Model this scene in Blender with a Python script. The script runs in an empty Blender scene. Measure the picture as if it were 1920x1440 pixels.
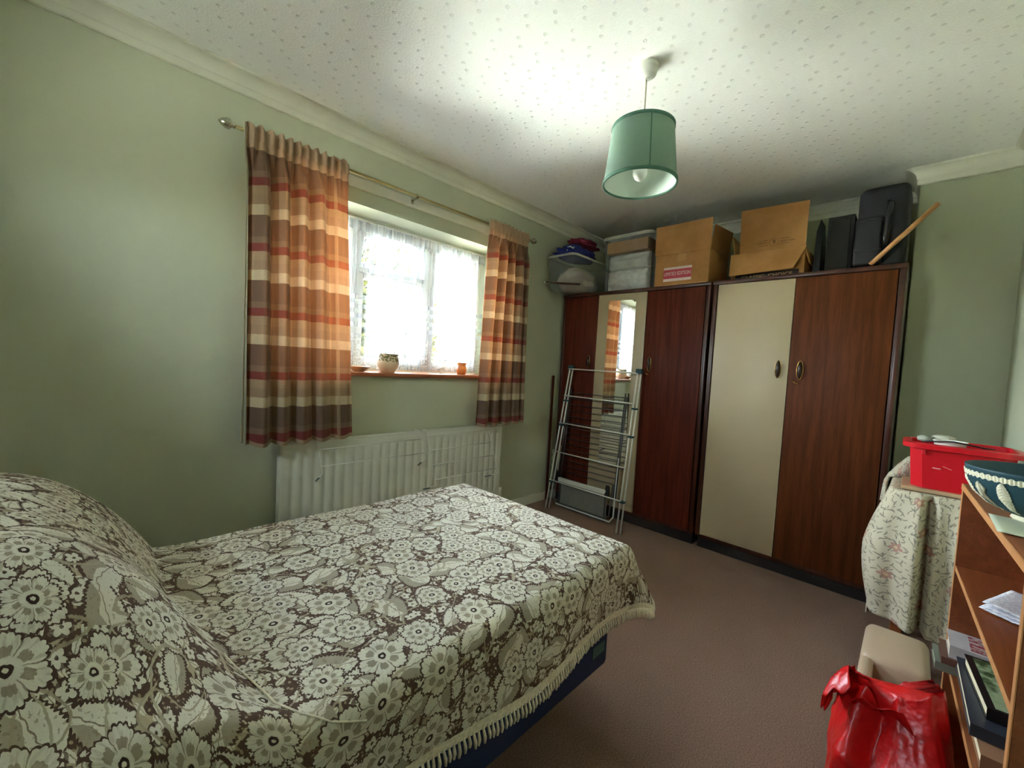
import bpy, bmesh, math, random
from mathutils import Vector, Matrix, Euler
S = bpy.context.scene
COL = S.collection
PI = math.pi
random.seed(7)

# ------------------------------------------------------------------ camera
F_PX = 772.77
yaw, pitch, roll = math.radians(44.2748), math.radians(-2.6204), math.radians(3.2365)
fw = Vector((math.cos(pitch)*math.cos(yaw), math.cos(pitch)*math.sin(yaw), math.sin(pitch)))
rt = fw.cross(Vector((0, 0, 1))).normalized()
up = rt.cross(fw)
rt2 = math.cos(roll)*rt + math.sin(roll)*up
up2 = -math.sin(roll)*rt + math.cos(roll)*up
cd = bpy.data.cameras.new('camera'); cam = bpy.data.objects.new('camera', cd); COL.objects.link(cam)
cd.sensor_fit = 'HORIZONTAL'; cd.sensor_width = 36; cd.lens = F_PX/1920*36
cd.clip_start = 0.02; cd.clip_end = 300
M = Matrix((rt2, up2, -fw)).transposed().to_4x4(); M.translation = Vector((0, 0, 1.15))
cam.matrix_world = M
S.camera = cam

# ------------------------------------------------------------------ world, sun, exposure
S.view_settings.view_transform = 'Standard'
S.view_settings.look = 'None'
S.view_settings.gamma = 1
S.view_settings.use_curve_mapping = False
S.view_settings.exposure = 3.85
cy = S.cycles
cy.use_denoising = True
cy.max_bounces = 14; cy.diffuse_bounces = 8; cy.transparent_max_bounces = 24; cy.transmission_bounces = 8
cy.sample_clamp_indirect = 8
cy.caustics_reflective = False; cy.caustics_refractive = False
W_ = bpy.data.worlds.new('world'); S.world = W_; W_.use_nodes = True
wn = W_.node_tree; bg = wn.nodes['Background']
sky = wn.nodes.new('ShaderNodeTexSky'); sky.sky_type = 'NISHITA'
sky.sun_elevation = math.radians(50); sky.sun_rotation = math.radians(160); sky.sun_disc = False
sky.air_density = 1.0; sky.dust_density = 2.0
hsv = wn.nodes.new('ShaderNodeHueSaturation'); hsv.inputs['Saturation'].default_value = .35
tint = wn.nodes.new('ShaderNodeMix'); tint.data_type = 'RGBA'; tint.blend_type = 'MULTIPLY'; tint.inputs[0].default_value = 1; tint.inputs[7].default_value = (.98, 1.0, 1.0, 1)
wn.links.new(sky.outputs[0], hsv.inputs['Color']); wn.links.new(hsv.outputs[0], tint.inputs[6]); wn.links.new(tint.outputs[2], bg.inputs[0]); bg.inputs[1].default_value = 1.35
sd = bpy.data.lights.new('sun', 'SUN'); sd.energy = 12; sd.angle = math.radians(1.0); sd.color = (1, .95, .88)
sun = bpy.data.objects.new('sun', sd); COL.objects.link(sun)
SUN_DIR = Vector((-.55, -.38, -1.0))
sun.rotation_euler = SUN_DIR.to_track_quat('-Z', 'Y').to_euler()
pd_ = bpy.data.lights.new('window_portal', 'AREA'); pd_.shape = 'RECTANGLE'; pd_.size = 1.6; pd_.size_y = 1.0
pd_.cycles.is_portal = True
po = bpy.data.objects.new('window_portal', pd_); COL.objects.link(po)
po.location = (1.35, 2.60, 1.53); po.rotation_euler = (-PI/2, 0, 0)

pd2 = bpy.data.lights.new('rear_fill_portal', 'AREA'); pd2.shape = 'RECTANGLE'; pd2.size = .45; pd2.size_y = .55  # portal for the added, unseen fill opening in the rear wall
pd2.cycles.is_portal = True
po2 = bpy.data.objects.new('rear_fill_portal', pd2); COL.objects.link(po2)
po2.location = (-1.40, 1.10, 1.855); po2.rotation_euler = (0, -PI/2, 0)

# ------------------------------------------------------------------ dimensions
WY = 2.238      # window wall
ZC = 2.371      # ceiling
XF = 3.56       # far wall of the alcove
XB = 3.254      # face of the chimney breast
YB = 0.058      # its corner
YR = -0.335     # right wall
XN = -1.25      # wall behind
WX0, WX1, WZ0, WZ1 = .60, 2.10, 1.063, 1.98

# ------------------------------------------------------------------ helpers
def srgb(r, g, b):
    f = lambda c: ((c/255+.055)/1.055)**2.4 if c/255 > .04045 else c/255/12.92
    return (f(r), f(g), f(b), 1)

class G:
    """tiny node expression helper"""
    def __init__(s, m): s.m = m; s.t = m.node_tree; s.n = s.t.nodes; s.l = s.t.links
    def node(s, ty, **k):
        x = s.n.new(ty)
        for a, b in k.items(): setattr(x, a, b)
        return x
    def put(s, sock, v):
        if isinstance(v, (int, float)): sock.default_value = v
        elif isinstance(v, (tuple, list)):
            v = tuple(v)
            if len(sock.default_value) == 4 and len(v) == 3: v += (1,)
            sock.default_value = v[:len(sock.default_value)]
        else: s.l.new(v, sock)
    def m_(s, op, a, b=0, c=0, clamp=False):
        x = s.node('ShaderNodeMath', operation=op, use_clamp=clamp)
        s.put(x.inputs[0], a); s.put(x.inputs[1], b); s.put(x.inputs[2], c); return x.outputs[0]
    def v_(s, op, a, b=(0, 0, 0), sc=None):
        x = s.node('ShaderNodeVectorMath', operation=op)
        s.put(x.inputs[0], a); s.put(x.inputs[1], b)
        if sc is not None: s.put(x.inputs['Scale'], sc)
        return x.outputs['Value'] if op in ('LENGTH', 'DOT_PRODUCT', 'DISTANCE') else x.outputs[0]
    def mix(s, f, a, b):
        x = s.node('ShaderNodeMix', data_type='RGBA'); s.put(x.inputs[0], f); s.put(x.inputs[6], a); s.put(x.inputs[7], b); return x.outputs[2]
    def noise(s, v, scale, detail=2, rough=.5, out=0):
        x = s.node('ShaderNodeTexNoise'); s.put(x.inputs['Vector'], v); x.inputs['Scale'].default_value = scale
        x.inputs['Detail'].default_value = detail; x.inputs['Roughness'].default_value = rough; return x.outputs[out]
    def vor(s, v, scale, rnd=1, feat='F1'):
        x = s.node('ShaderNodeTexVoronoi', voronoi_dimensions='2D', feature=feat)
        s.put(x.inputs['Vector'], v); x.inputs['Scale'].default_value = scale; x.inputs['Randomness'].default_value = rnd; return x
    def step(s, x, e0, e1):
        n = s.node('ShaderNodeMapRange', interpolation_type='SMOOTHSTEP'); s.put(n.inputs[0], x); n.inputs[1].default_value = e0; n.inputs[2].default_value = e1
        return n.outputs[0]
    def sep(s, v):
        x = s.node('ShaderNodeSeparateXYZ'); s.put(x.inputs[0], v); return x.outputs
    def comb(s, a, b, c=0):
        x = s.node('ShaderNodeCombineXYZ'); s.put(x.inputs[0], a); s.put(x.inputs[1], b); s.put(x.inputs[2], c); return x.outputs[0]
    def uv(s): return s.node('ShaderNodeTexCoord').outputs['UV']
    def obj(s): return s.node('ShaderNodeTexCoord').outputs['Object']
    def pos(s): return s.node('ShaderNodeNewGeometry').outputs['Position']
    def bump(s, h, strength=.3, dist=.01):
        b = s.node('ShaderNodeBump'); b.inputs['Strength'].default_value = strength; b.inputs['Distance'].default_value = dist
        s.put(b.inputs['Height'], h); return b.outputs[0]

def newmat(name, color=(.5, .5, .5, 1), rough=.6, metal=0, spec=.5, trans=0, sheen=0):
    m = bpy.data.materials.new(name); m.use_nodes = True
    b = m.node_tree.nodes['Principled BSDF']
    b.inputs['Base Color'].default_value = color; b.inputs['Roughness'].default_value = rough
    b.inputs['Metallic'].default_value = metal; b.inputs['Specular IOR Level'].default_value = spec
    if trans: b.inputs['Transmission Weight'].default_value = trans
    if sheen: b.inputs['Sheen Weight'].default_value = sheen
    return m
def pb(m): return m.node_tree.nodes['Principled BSDF']

def noisy(name, color, rough=.6, amt=.12, scale=30, bump=0, bscale=200, metal=0, spec=.5):
    m = newmat(name, color, rough, metal, spec); g = G(m); p = g.obj()
    f = g.noise(p, scale, 3)
    dark = tuple(c*(1-amt) for c in color[:3])+(1,); lite = tuple(min(1, c*(1+amt)) for c in color[:3])+(1,)
    g.put(pb(m).inputs['Base Color'], g.mix(g.step(f, .3, .7), dark, lite))
    if bump: g.put(pb(m).inputs['Normal'], g.bump(g.noise(p, bscale, 2), bump, .002))
    return m

def glass_mat(name, tint=(.95, .97, .96, 1), frosted=0):
    m = bpy.data.materials.new(name); m.use_nodes = True; g = G(m)
    out = g.n['Material Output']; g.n.remove(g.n['Principled BSDF'])
    tr = g.node('ShaderNodeBsdfTransparent'); tr.inputs[0].default_value = tint
    gl = g.node('ShaderNodeBsdfGlossy'); gl.inputs[1].default_value = .02
    fr = g.node('ShaderNodeFresnel'); fr.inputs[0].default_value = 1.45
    mx = g.node('ShaderNodeMixShader'); g.l.new(fr.outputs[0], mx.inputs[0]); g.l.new(tr.outputs[0], mx.inputs[1]); g.l.new(gl.outputs[0], mx.inputs[2])
    g.l.new(mx.outputs[0], out.inputs[0]); return m

def wood(name, c1, c2, rough=.35, axis='z', scale=1.0, spec=.5):
    m = newmat(name, c1, rough, spec=spec); g = G(m); p = g.obj()
    st = {'z': (22, 22, 1.2), 'x': (1.2, 22, 22), 'y': (22, 1.2, 22)}[axis]
    v = g.v_('MULTIPLY', p, tuple(a*scale for a in st))
    f = g.noise(v, 1.6, 5, .6); f2 = g.noise(g.v_('MULTIPLY', p, tuple(a*scale*6 for a in st)), 1.5, 2)
    col = g.mix(g.step(f, .3, .72), c1, c2)
    col = g.mix(g.m_('MULTIPLY', g.step(f2, .45, .75), .35), col, tuple(c*.55 for c in c1[:3])+(1,))
    g.put(pb(m).inputs['Base Color'], col)
    return m

# mesh building ------------------------------------------------------
def BM(): return bmesh.new()
def box(bm, lo, hi, bev=0, seg=2, rot=None, piv=None):
    r = bmesh.ops.create_cube(bm, size=1)
    vs = r['verts']; lo = Vector(lo); hi = Vector(hi); c = (lo+hi)/2; d = hi-lo
    for v in vs: v.co = Vector((v.co.x*d.x, v.co.y*d.y, v.co.z*d.z))+c
    if bev:
        es = list({e for v in vs for e in v.link_edges})
        rr = bmesh.ops.bevel(bm, geom=es, offset=bev, segments=seg, affect='EDGES', profile=.5)
        vs = list({v for f in rr['faces'] for v in f.verts} | {v for v in vs if v.is_valid})
    if rot is not None:
        piv = Vector(piv) if piv is not None else c
        R = Euler(rot).to_matrix()
        for v in vs: v.co = R @ (v.co-piv)+piv
    return vs
def tube(bm, pts, r=.005, n=8, close=False, cap=True):
    pts = [Vector(p) for p in pts]; N = len(pts); rings = []
    rr = r if isinstance(r, (list, tuple)) else [r]*N
    prev = None
    for i, p in enumerate(pts):
        if close: t = (pts[(i+1) % N]-pts[i-1])
        else: t = pts[min(i+1, N-1)]-pts[max(i-1, 0)]
        t.normalize()
        if prev is None:
            a = Vector((0, 0, 1)) if abs(t.z) < .9 else Vector((1, 0, 0)); a = (a-t*a.dot(t)).normalized()
        else:
            a = (prev-t*prev.dot(t))
            a = a.normalized() if a.length > 1e-6 else t.orthogonal().normalized()
        prev = a; b = t.cross(a)
        rings.append([bm.verts.new(p+(a*math.cos(2*PI*k/n)+b*math.sin(2*PI*k/n))*rr[i]) for k in range(n)])
    m = N if close else N-1
    for i in range(m):
        A, B = rings[i], rings[(i+1) % N]
        for k in range(n): bm.faces.new((A[k], A[(k+1) % n], B[(k+1) % n], B[k]))
    if cap and not close:
        bm.faces.new(rings[0][::-1]); bm.faces.new(rings[-1])
def lathe(bm, prof, c=(0, 0, 0), n=40, cap0=True, cap1=False):
    c = Vector(c); rings = []
    for r, z in prof:
        rings.append([bm.verts.new(c+Vector((r*math.cos(2*PI*k/n), r*math.sin(2*PI*k/n), z))) for k in range(n)])
    for A, B in zip(rings, rings[1:]):
        for k in range(n): bm.faces.new((A[k], A[(k+1) % n], B[(k+1) % n], B[k]))
    if cap0: bm.faces.new(rings[0][::-1])
    if cap1: bm.faces.new(rings[-1])
def grid(bm, nu, nv, fn, uvfn=None):
    """fn(i/nu, j/nv) -> co ; uvfn same -> (u,v)"""
    vs = [[bm.verts.new(fn(i/nu, j/nv)) for j in range(nv+1)] for i in range(nu+1)]
    uvl = bm.loops.layers.uv.verify() if uvfn else None
    for i in range(nu):
        for j in range(nv):
            f = bm.faces.new((vs[i][j], vs[i+1][j], vs[i+1][j+1], vs[i][j+1])); f.smooth = True
            if uvfn:
                for lp, (a, b) in zip(f.loops, ((i, j), (i+1, j), (i+1, j+1), (i, j+1))): lp[uvl].uv = uvfn(a/nu, b/nv)
def prism(bm, poly, axis, a, b):
    """extrude 2D polygon along axis; poly coords are the other two axes in order"""
    def mk(p, t):
        return {'x': (t, p[0], p[1]), 'y': (p[0], t, p[1]), 'z': (p[0], p[1], t)}[axis]
    A = [bm.verts.new(mk(p, a)) for p in poly]; B = [bm.verts.new(mk(p, b)) for p in poly]
    n = len(poly)
    for i in range(n): bm.faces.new((A[i], A[(i+1) % n], B[(i+1) % n], B[i]))
    bm.faces.new(A[::-1]); bm.faces.new(B)
def blob(bm, c, r, seed=0, amp=.12, freq=6, sub=3, flat=None):
    from mathutils import noise
    rr = bmesh.ops.create_icosphere(bm, subdivisions=sub, radius=1)
    for v in rr['verts']:
        d = v.co.normalized(); k = 1+amp*noise.noise(d*freq*.5+Vector((seed*3.1, 0, 0)))+amp*.6*noise.noise(d*freq+Vector((0, seed, 0)))
        v.co = Vector((d.x*r[0]*k, d.y*r[1]*k, d.z*r[2]*k))+Vector(c)
        if flat is not None and v.co.z < flat: v.co.z = flat
def obj(name, bm, mat, parent=None, smooth=False, loc=None, solid=0, auto=None):
    bmesh.ops.recalc_face_normals(bm, faces=bm.faces[:])
    me = bpy.data.meshes.new(name)
    if smooth:
        for f in bm.faces: f.smooth = True
    bm.to_mesh(me); bm.free()
    if loc is not None: me.transform(Matrix.Translation(-Vector(loc)))
    o = bpy.data.objects.new(name, me); COL.objects.link(o)
    for m in (mat if isinstance(mat, (list, tuple)) else [mat]): me.materials.append(m)
    if loc is not None: o.location = loc
    if parent is not None:
        o.parent = parent
        if loc is None or True:
            o.matrix_parent_inverse = Matrix.Identity(4)
            o.location = (Vector(loc) if loc is not None else Vector((0, 0, 0)))-Vector(WORLD.get(parent.name, (0, 0, 0)))
    WORLD[o.name] = tuple(loc) if loc is not None else (0, 0, 0)
    if solid:
        md = o.modifiers.new('thickness', 'SOLIDIFY'); md.thickness = solid; md.offset = 0
    if auto is not None:
        for p in me.polygons: p.use_smooth = True
        try: me.set_sharp_from_angle(angle=math.radians(auto))
        except Exception: pass
    return o
WORLD = {}
def tag(o, label=None, cat=None, group=None, kind=None):
    if label: o['label'] = label
    if cat: o['category'] = cat
    if group: o['group'] = group
    if kind: o['kind'] = kind
    return o
def thing(name, label, cat, loc=(0, 0, 0), group=None, rz=0):
    o = bpy.data.objects.new(name, None); COL.objects.link(o); o.location = loc; o.empty_display_size = .1
    o.rotation_euler.z = rz
    WORLD[o.name] = tuple(loc); return tag(o, label, cat, group)
def struct(name, bm, mat, parent=None, **k):
    o = obj(name, bm, mat, parent, **k)
    if parent is None: o['kind'] = 'structure'
    return o
def copy_tree(o, parent=None):
    c = o.copy(); COL.objects.link(c)
    if parent is not None: c.parent = parent
    WORLD[c.name] = WORLD.get(o.name, (0, 0, 0))
    for ch in list(o.children): copy_tree(ch, c)
    return c
def text_mesh(txt, size, mat, name, parent, matrix, extrude=.0003):
    cu = bpy.data.curves.new('tmp_text', 'FONT'); cu.body = txt; cu.size = size; cu.extrude = extrude
    cu.align_x = 'CENTER'; cu.align_y = 'CENTER'
    ob = bpy.data.objects.new('tmp_text', cu); COL.objects.link(ob)
    dg = bpy.context.evaluated_depsgraph_get(); dg.update()
    me = bpy.data.meshes.new_from_object(ob.evaluated_get(dg)); me.name = name
    bpy.data.objects.remove(ob); bpy.data.curves.remove(cu)
    me.transform(matrix); me.materials.clear(); me.materials.append(mat)
    o = bpy.data.objects.new(name, me); COL.objects.link(o)
    if parent is not None:
        o.parent = parent; o.location = -Vector(WORLD.get(parent.name, (0, 0, 0)))
    return o

# ------------------------------------------------------------------ materials
wall_c = srgb(186, 190, 162)
m_wall = newmat('sage_wall_paint', wall_c, .75); g = G(m_wall)
p = g.pos(); g.put(pb(m_wall).inputs['Normal'], g.bump(g.noise(p, 260, 3), .25, .0015))
g.put(pb(m_wall).inputs['Base Color'], g.mix(g.noise(p, 1.5, 2), tuple(c*.96 for c in wall_c[:3])+(1,), tuple(c*1.04 for c in wall_c[:3])+(1,)))

m_ceil = newmat('embossed_ceiling_paper', srgb(238, 238, 230), .8); g = G(m_ceil)
p = g.pos()
n1 = g.noise(p, 130, 3, .6)
fx = g.comb(g.m_('MULTIPLY', g.sep(p)[0], 9.6), g.m_('MULTIPLY', g.sep(p)[1], 11.5))
def dots(off):
    q = g.v_('ADD', fx, off); s = g.sep(q)
    row = g.m_('FLOOR', s[1]); xs = g.m_('ADD', s[0], g.m_('MULTIPLY', row, .5))
    a = g.m_('SUBTRACT', g.m_('FRACT', xs), .5); b = g.m_('SUBTRACT', g.m_('FRACT', s[1]), .5)
    return g.v_('LENGTH', g.comb(a, b))
d = g.m_('MINIMUM', dots((0, 0, 0)), dots((.34, .28, 0)))
dm = g.m_('SUBTRACT', 1, g.step(d, .04, .10))
h = g.m_('ADD', g.m_('MULTIPLY', n1, .8), g.m_('MULTIPLY', dm, -.9))
g.put(pb(m_ceil).inputs['Normal'], g.bump(h, .5, .004))
g.put(pb(m_ceil).inputs['Base Color'], g.mix(g.m_('MULTIPLY', dm, .16), srgb(238, 238, 230), srgb(170, 166, 152)))

m_trim = noisy('cream_gloss_trim', srgb(214, 212, 192), .45, .03, 8)
m_upvc = newmat('white_upvc', srgb(235, 238, 236), .3)
m_sill = wood('sill_wood', srgb(150, 84, 50), srgb(176, 106, 66), .35, 'x')
m_carpet = newmat('mauve_brown_carpet', srgb(120, 98, 88), .95, spec=.1); g = G(m_carpet); p = g.pos()
f = g.noise(p, 220, 4, .7); f2 = g.noise(p, 4, 2)
c = g.mix(g.step(f, .35, .65), srgb(128, 102, 86), srgb(172, 142, 124)); c = g.mix(g.m_('MULTIPLY', f2, .25), c, srgb(104, 82, 68))
g.put(pb(m_carpet).inputs['Base Color'], c); g.put(pb(m_carpet).inputs['Normal'], g.bump(f, .8, .006))
m_glass = glass_mat('window_glass')

# =================================================================== STRUCTURE
T = .30
b = BM(); box(b, (XN-.1, YR-.1, -.05), (XF+.1, WY+.1, 0)); struct('floor', b, m_carpet)
b = BM(); box(b, (XN-.1, YR-.1, ZC), (XF+.1, WY+T, ZC+.05)); struct('ceiling', b, m_ceil)
b = BM()
box(b, (XN, WY, 0), (WX0, WY+T, ZC)); box(b, (WX1, WY, 0), (XF+.1, WY+T, ZC))
box(b, (WX0, WY, 0), (WX1, WY+T, WZ0-.02)); box(b, (WX0, WY, WZ1), (WX1, WY+T, ZC))
struct('wall_left', b, m_wall)
b = BM(); box(b, (XF, YR, 0), (XF+.1, WY, ZC)); struct('wall_back', b, m_wall)
b = BM(); box(b, (XB, YR, 0), (XF, YB, ZC)); struct('wall_alcove', b, m_wall)
b = BM(); box(b, (XN, YR-.1, 0), (XB, YR, ZC)); struct('wall_right', b, m_wall)
b = BM()   # wall behind the camera, with an opening added for fill daylight
box(b, (XN-.1, YR-.1, 0), (XN, .85, ZC)); box(b, (XN-.1, 1.35, 0), (XN, WY+T, ZC))
box(b, (XN-.1, .85, 0), (XN, 1.35, 1.66)); box(b, (XN-.1, .85, 2.05), (XN, 1.35, ZC))
struct('wall_front', b, m_wall)
# cornice: profile (distance from wall, drop below ceiling)
P_, Q_ = .065, .086
prof = [(0, 0), (P_, 0), (P_, .010), (P_-.008, .012)]
for k in range(7):
    a = PI/2*k/6
    prof.append((P_-.008-(P_-.026)*math.sin(a), .012+(Q_-.046)*(1-math.cos(a))))
prof += [(.014, Q_-.030), (.014, Q_-.004), (.010, Q_), (0, Q_)]
def cornice(name, axis, wallc, sgn, a, b2, ea=0, eb=0):
    # ea/eb: mitre at the ends (+1 lengthens with the projection, -1 shortens)
    bm = BM(); A = []; B = []
    for d_, q in prof:
        u = wallc+sgn*d_; z = ZC-q
        if axis == 'x': A.append(bm.verts.new((a-ea*d_, u, z))); B.append(bm.verts.new((b2+eb*d_, u, z)))
        else: A.append(bm.verts.new((u, a-ea*d_, z))); B.append(bm.verts.new((u, b2+eb*d_, z)))
    n = len(prof)
    for i in range(n): bm.faces.new((A[i], A[(i+1) % n], B[(i+1) % n], B[i]))
    bm.faces.new(A[::-1]); bm.faces.new(B)
    struct(name, bm, m_trim)
cornice('trim_1', 'x', WY, -1, XN, XF, -1, -1)
cornice('trim_2', 'y', XF, -1, YB, WY, -1, -1)
cornice('trim_3', 'x', YB, 1, XB, XF, 1, -1)
cornice('trim_4', 'y', XB, -1, YR, YB, -1, 1)
cornice('trim_5', 'x', YR, 1, XN, XB, -1, -1)
cornice('trim_6', 'y', XN, 1, YR, WY, -1, -1)
# skirting boards
def skirt(name, lo, hi):
    bm = BM(); box(bm, lo, hi, .004); struct(name, bm, m_trim)
skirt('baseboard_left', (XN, WY-.015, 0), (XF, WY, .072))
skirt('baseboard_back', (XF-.015, YB+.001, 0), (XF, WY-.016, .072))
skirt('baseboard_right', (XN, YR, 0), (XB, YR+.015, .072))
skirt('baseboard_alcove', (XB-.015, YR+.016, 0), (XB, YB, .072))
# curtain batten on the wall
b = BM(); box(b, (.50, WY-.020, 2.058), (2.36, WY, 2.112), .003); struct('trim_7', b, m_trim)

# window
win = bpy.data.objects.new('window_1', None); COL.objects.link(win); win['kind'] = 'structure'; win.location = (1.35, 2.5, WZ0); WORLD['window_1'] = (1.35, 2.5, WZ0)
fy0, fy1 = 2.455, 2.525
b = BM()
box(b, (WX0, fy0, WZ0), (WX0+.06, fy1, WZ1), .004); box(b, (WX1-.06, fy0, WZ0), (WX1, fy1, WZ1), .004)
box(b, (WX0+.06, fy0, WZ0), (WX1-.06, fy1, WZ0+.05), .004); box(b, (WX0+.06, fy0, WZ1-.06), (WX1-.06, fy1, WZ1), .004)
for mx in (1.105, 1.632): box(b, (mx-.033, fy0, WZ0+.05), (mx+.033, fy1, WZ1-.06), .004)
struct('window_frame', b, m_upvc, win, auto=35)
box_tr = (1.138, 1.599)
b = BM(); box(b, (box_tr[0], fy0, 1.665), (box_tr[1], fy1, 1.70), .004); struct('transom', b, m_upvc, win)
def sash(name, x0, x1, z0, z1, w=.035, tilt=0):
    s = obj(name, mk_frame(x0, x1, z0, z1, w, tilt), m_upvc, win)
    bm = BM(); vs = box(bm, (x0+w*.8, 2.487, z0+w*.8), (x1-w*.8, 2.493, z1-w*.8))
    if tilt: 
        R = Euler((tilt, 0, 0)).to_matrix(); pv = Vector((0, 2.49, z1))
        for v in vs: v.co = R @ (v.co-pv)+pv
    pn = obj('pane', bm, m_glass, s); pn.location = (0, 0, 0)
def mk_frame(x0, x1, z0, z1, w, tilt):
    bm = BM(); y0, y1 = 2.468, 2.512
    box(bm, (x0, y0, z0), (x0+w, y1, z1), .003); box(bm, (x1-w, y0, z0), (x1, y1, z1), .003)
    box(bm, (x0+w, y0, z0), (x1-w, y1, z0+w), .003); box(bm, (x0+w, y0, z1-w), (x1-w, y1, z1), .003)
    if tilt:
        R = Euler((tilt, 0, 0)).to_matrix(); pv = Vector((0, 2.49, z1))
        for v in bm.verts: v.co = R @ (v.co-pv)+pv
    return bm
sash('casement', 1.138, 1.599, WZ0+.05, 1.665)
sash('fanlight', 1.138, 1.599, 1.70, WZ1-.06, .035, .22)
sash('fixed_light', .66, 1.072, WZ0+.05, WZ1-.06, .03)
sash('fixed_light', 1.665, 2.04, WZ0+.05, WZ1-.06, .03)
b = BM(); box(b, (WX0-.04, WY-.035, WZ0-.024), (WX1+.04, fy0, WZ0), .006); struct('window_sill', b, m_sill, win, auto=35)
b = BM(); box(b, (WX0, fy1, WZ0-.05), (WX1, fy1+.12, WZ0-.01), .004); struct('outer_sill', b, m_upvc, win)

fill_win = bpy.data.objects.new('added_fill_window', None); COL.objects.link(fill_win); fill_win['kind'] = 'structure'; fill_win.location = (XN-.05, 1.05, .95); WORLD['added_fill_window'] = (XN-.05, 1.05, .95)  # unseen window, added only to let fill daylight in from behind
b = BM()
for a_, c_ in ((.85, .88), (1.32, 1.35)): box(b, (XN-.085, a_, 1.66), (XN-.03, c_, 2.05), .004)
box(b, (XN-.085, .88, 1.66), (XN-.03, 1.32, 1.69)); box(b, (XN-.085, .88, 2.01), (XN-.03, 1.32, 2.05))
struct('window_frame', b, m_upvc, fill_win)
for a_, c_ in ((.88, 1.32),):
    b = BM(); box(b, (XN-.062, a_, 1.69), (XN-.056, c_, 2.01)); obj('pane', b, m_glass, fill_win)

# =================================================================== OUTSIDE
m_grass = noisy('lawn', srgb(205, 208, 200), .9, .06, 3)
b = BM(); box(b, (-60, -60, -2.9), (60, 80, -2.8)); o = struct('ground', b, m_grass)
m_patio = noisy('pale_paving', srgb(200, 192, 176), .8, .1, 2)
m_leaf = newmat('foliage', srgb(150, 160, 60), .8, spec=.05); g = G(m_leaf)
rn = g.node('ShaderNodeObjectInfo'); f = g.noise(g.pos(), 2.2, 3)
g.put(pb(m_leaf).inputs['Base Color'], g.mix(g.step(f, .3, .7), srgb(18, 22, 4), srgb(42, 42, 10)))
m_bark = noisy('bark', srgb(96, 78, 60), .9, .2, 12)
def tree(name, label, x, y, h, r, n, seed):
    rd = random.Random(seed); t = thing(name, label, 'tree', (x, y, -2.8), 'garden trees beyond the window')
    bm = BM(); tube(bm, [(x, y, -2.8), (x+.1, y, -2.8+h*.5), (x, y+.1, -2.8+h*.85)], [.16, .12, .04], 8)
    for k in range(6):
        a = rd.random()*6.28; z = -2.8+h*(.35+.08*k)
        tube(bm, [(x, y, z), (x+math.cos(a)*r*.6, y+math.sin(a)*r*.6, z+.7)], [.05, .015], 6)
    obj('trunk', bm, m_bark, t)
    bm = BM()
    for k in range(n):
        d = Vector((rd.gauss(0, 1), rd.gauss(0, 1), rd.gauss(0, 1))).normalized()*(rd.random()**.4)
        c = Vector((x+d.x*r, y+d.y*r, -2.8+h*.62+d.z*h*.42))
        if rd.random() < .35: continue
        a = Vector((rd.gauss(0, 1), rd.gauss(0, 1), rd.gauss(0, 1))).normalized()*.11; q = a.orthogonal().normalized()*.05
        vs = [bm.verts.new(c-a), bm.verts.new(c+q), bm.verts.new(c+a), bm.verts.new(c-q)]; bm.faces.new(vs)
    obj('foliage', bm, m_leaf, t)
tree('garden_tree', 'sunlit yellow-green tree outside, filling the left-hand part of the window', 3.9, 7.2, 6.3, 1.05, 9000, 1)
tree('garden_tree', 'smaller yellow-green tree outside seen through the middle pane', 5.55, 9.2, 4.9, .85, 5500, 2)
tree('garden_tree', 'yellow-green tree outside, standing between the other two and further back', 6.9, 13.6, 7.2, 1.3, 8000, 3)
m_render = noisy('pale_render', srgb(50, 54, 64), .8, .05, 3)
m_roof = noisy('slate_roof', srgb(28, 31, 42), .7, .12, 5)
hs = thing('neighbouring_house', 'pale rendered house with grey pitched roof outside the right-hand pane', 'house', (16, 22, -2.8))
b = BM(); box(b, (12.6, 19, -2.8), (21, 27, 3.4)); obj('house_wall', b, m_render, hs)
b = BM(); prism(b, [(18.6, 3.3), (27.4, 3.3), (23, 6.6)], 'x', 12.2, 21.4); obj('roof', b, m_roof, hs)
b = BM(); box(b, (13.6, 18.9, 1.4), (15.0, 19.0, 2.6)); obj('window_pane', b, newmat('dark_glass', srgb(60, 70, 84), .1), hs)
b = BM(); box(b, (16.4, 22.6, 6.0), (17.2, 23.4, 7.6)); obj('chimney', b, m_bark, hs)

# =================================================================== CURTAINS
def fabric_mat(name, kind):
    m = bpy.data.materials.new(name); m.use_nodes = True; g = G(m)
    out = g.n['Material Output']; P = g.n['Principled BSDF']; P.inputs['Roughness'].default_value = .7
    P.inputs['Sheen Weight'].default_value = .15; P.inputs['Specular IOR Level'].default_value = .25
    tl = g.node('ShaderNodeBsdfTranslucent'); mx = g.node('ShaderNodeMixShader'); mx.inputs[0].default_value = .10
    g.l.new(P.outputs[0], mx.inputs[1]); g.l.new(tl.outputs[0], mx.inputs[2]); g.l.new(mx.outputs[0], out.inputs[0])
    return m, g, P, tl
m_cur, g, P, tl = fabric_mat('striped_curtain_fabric', 0)
uv = g.uv(); u_, z_, _ = g.sep(uv)
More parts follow.
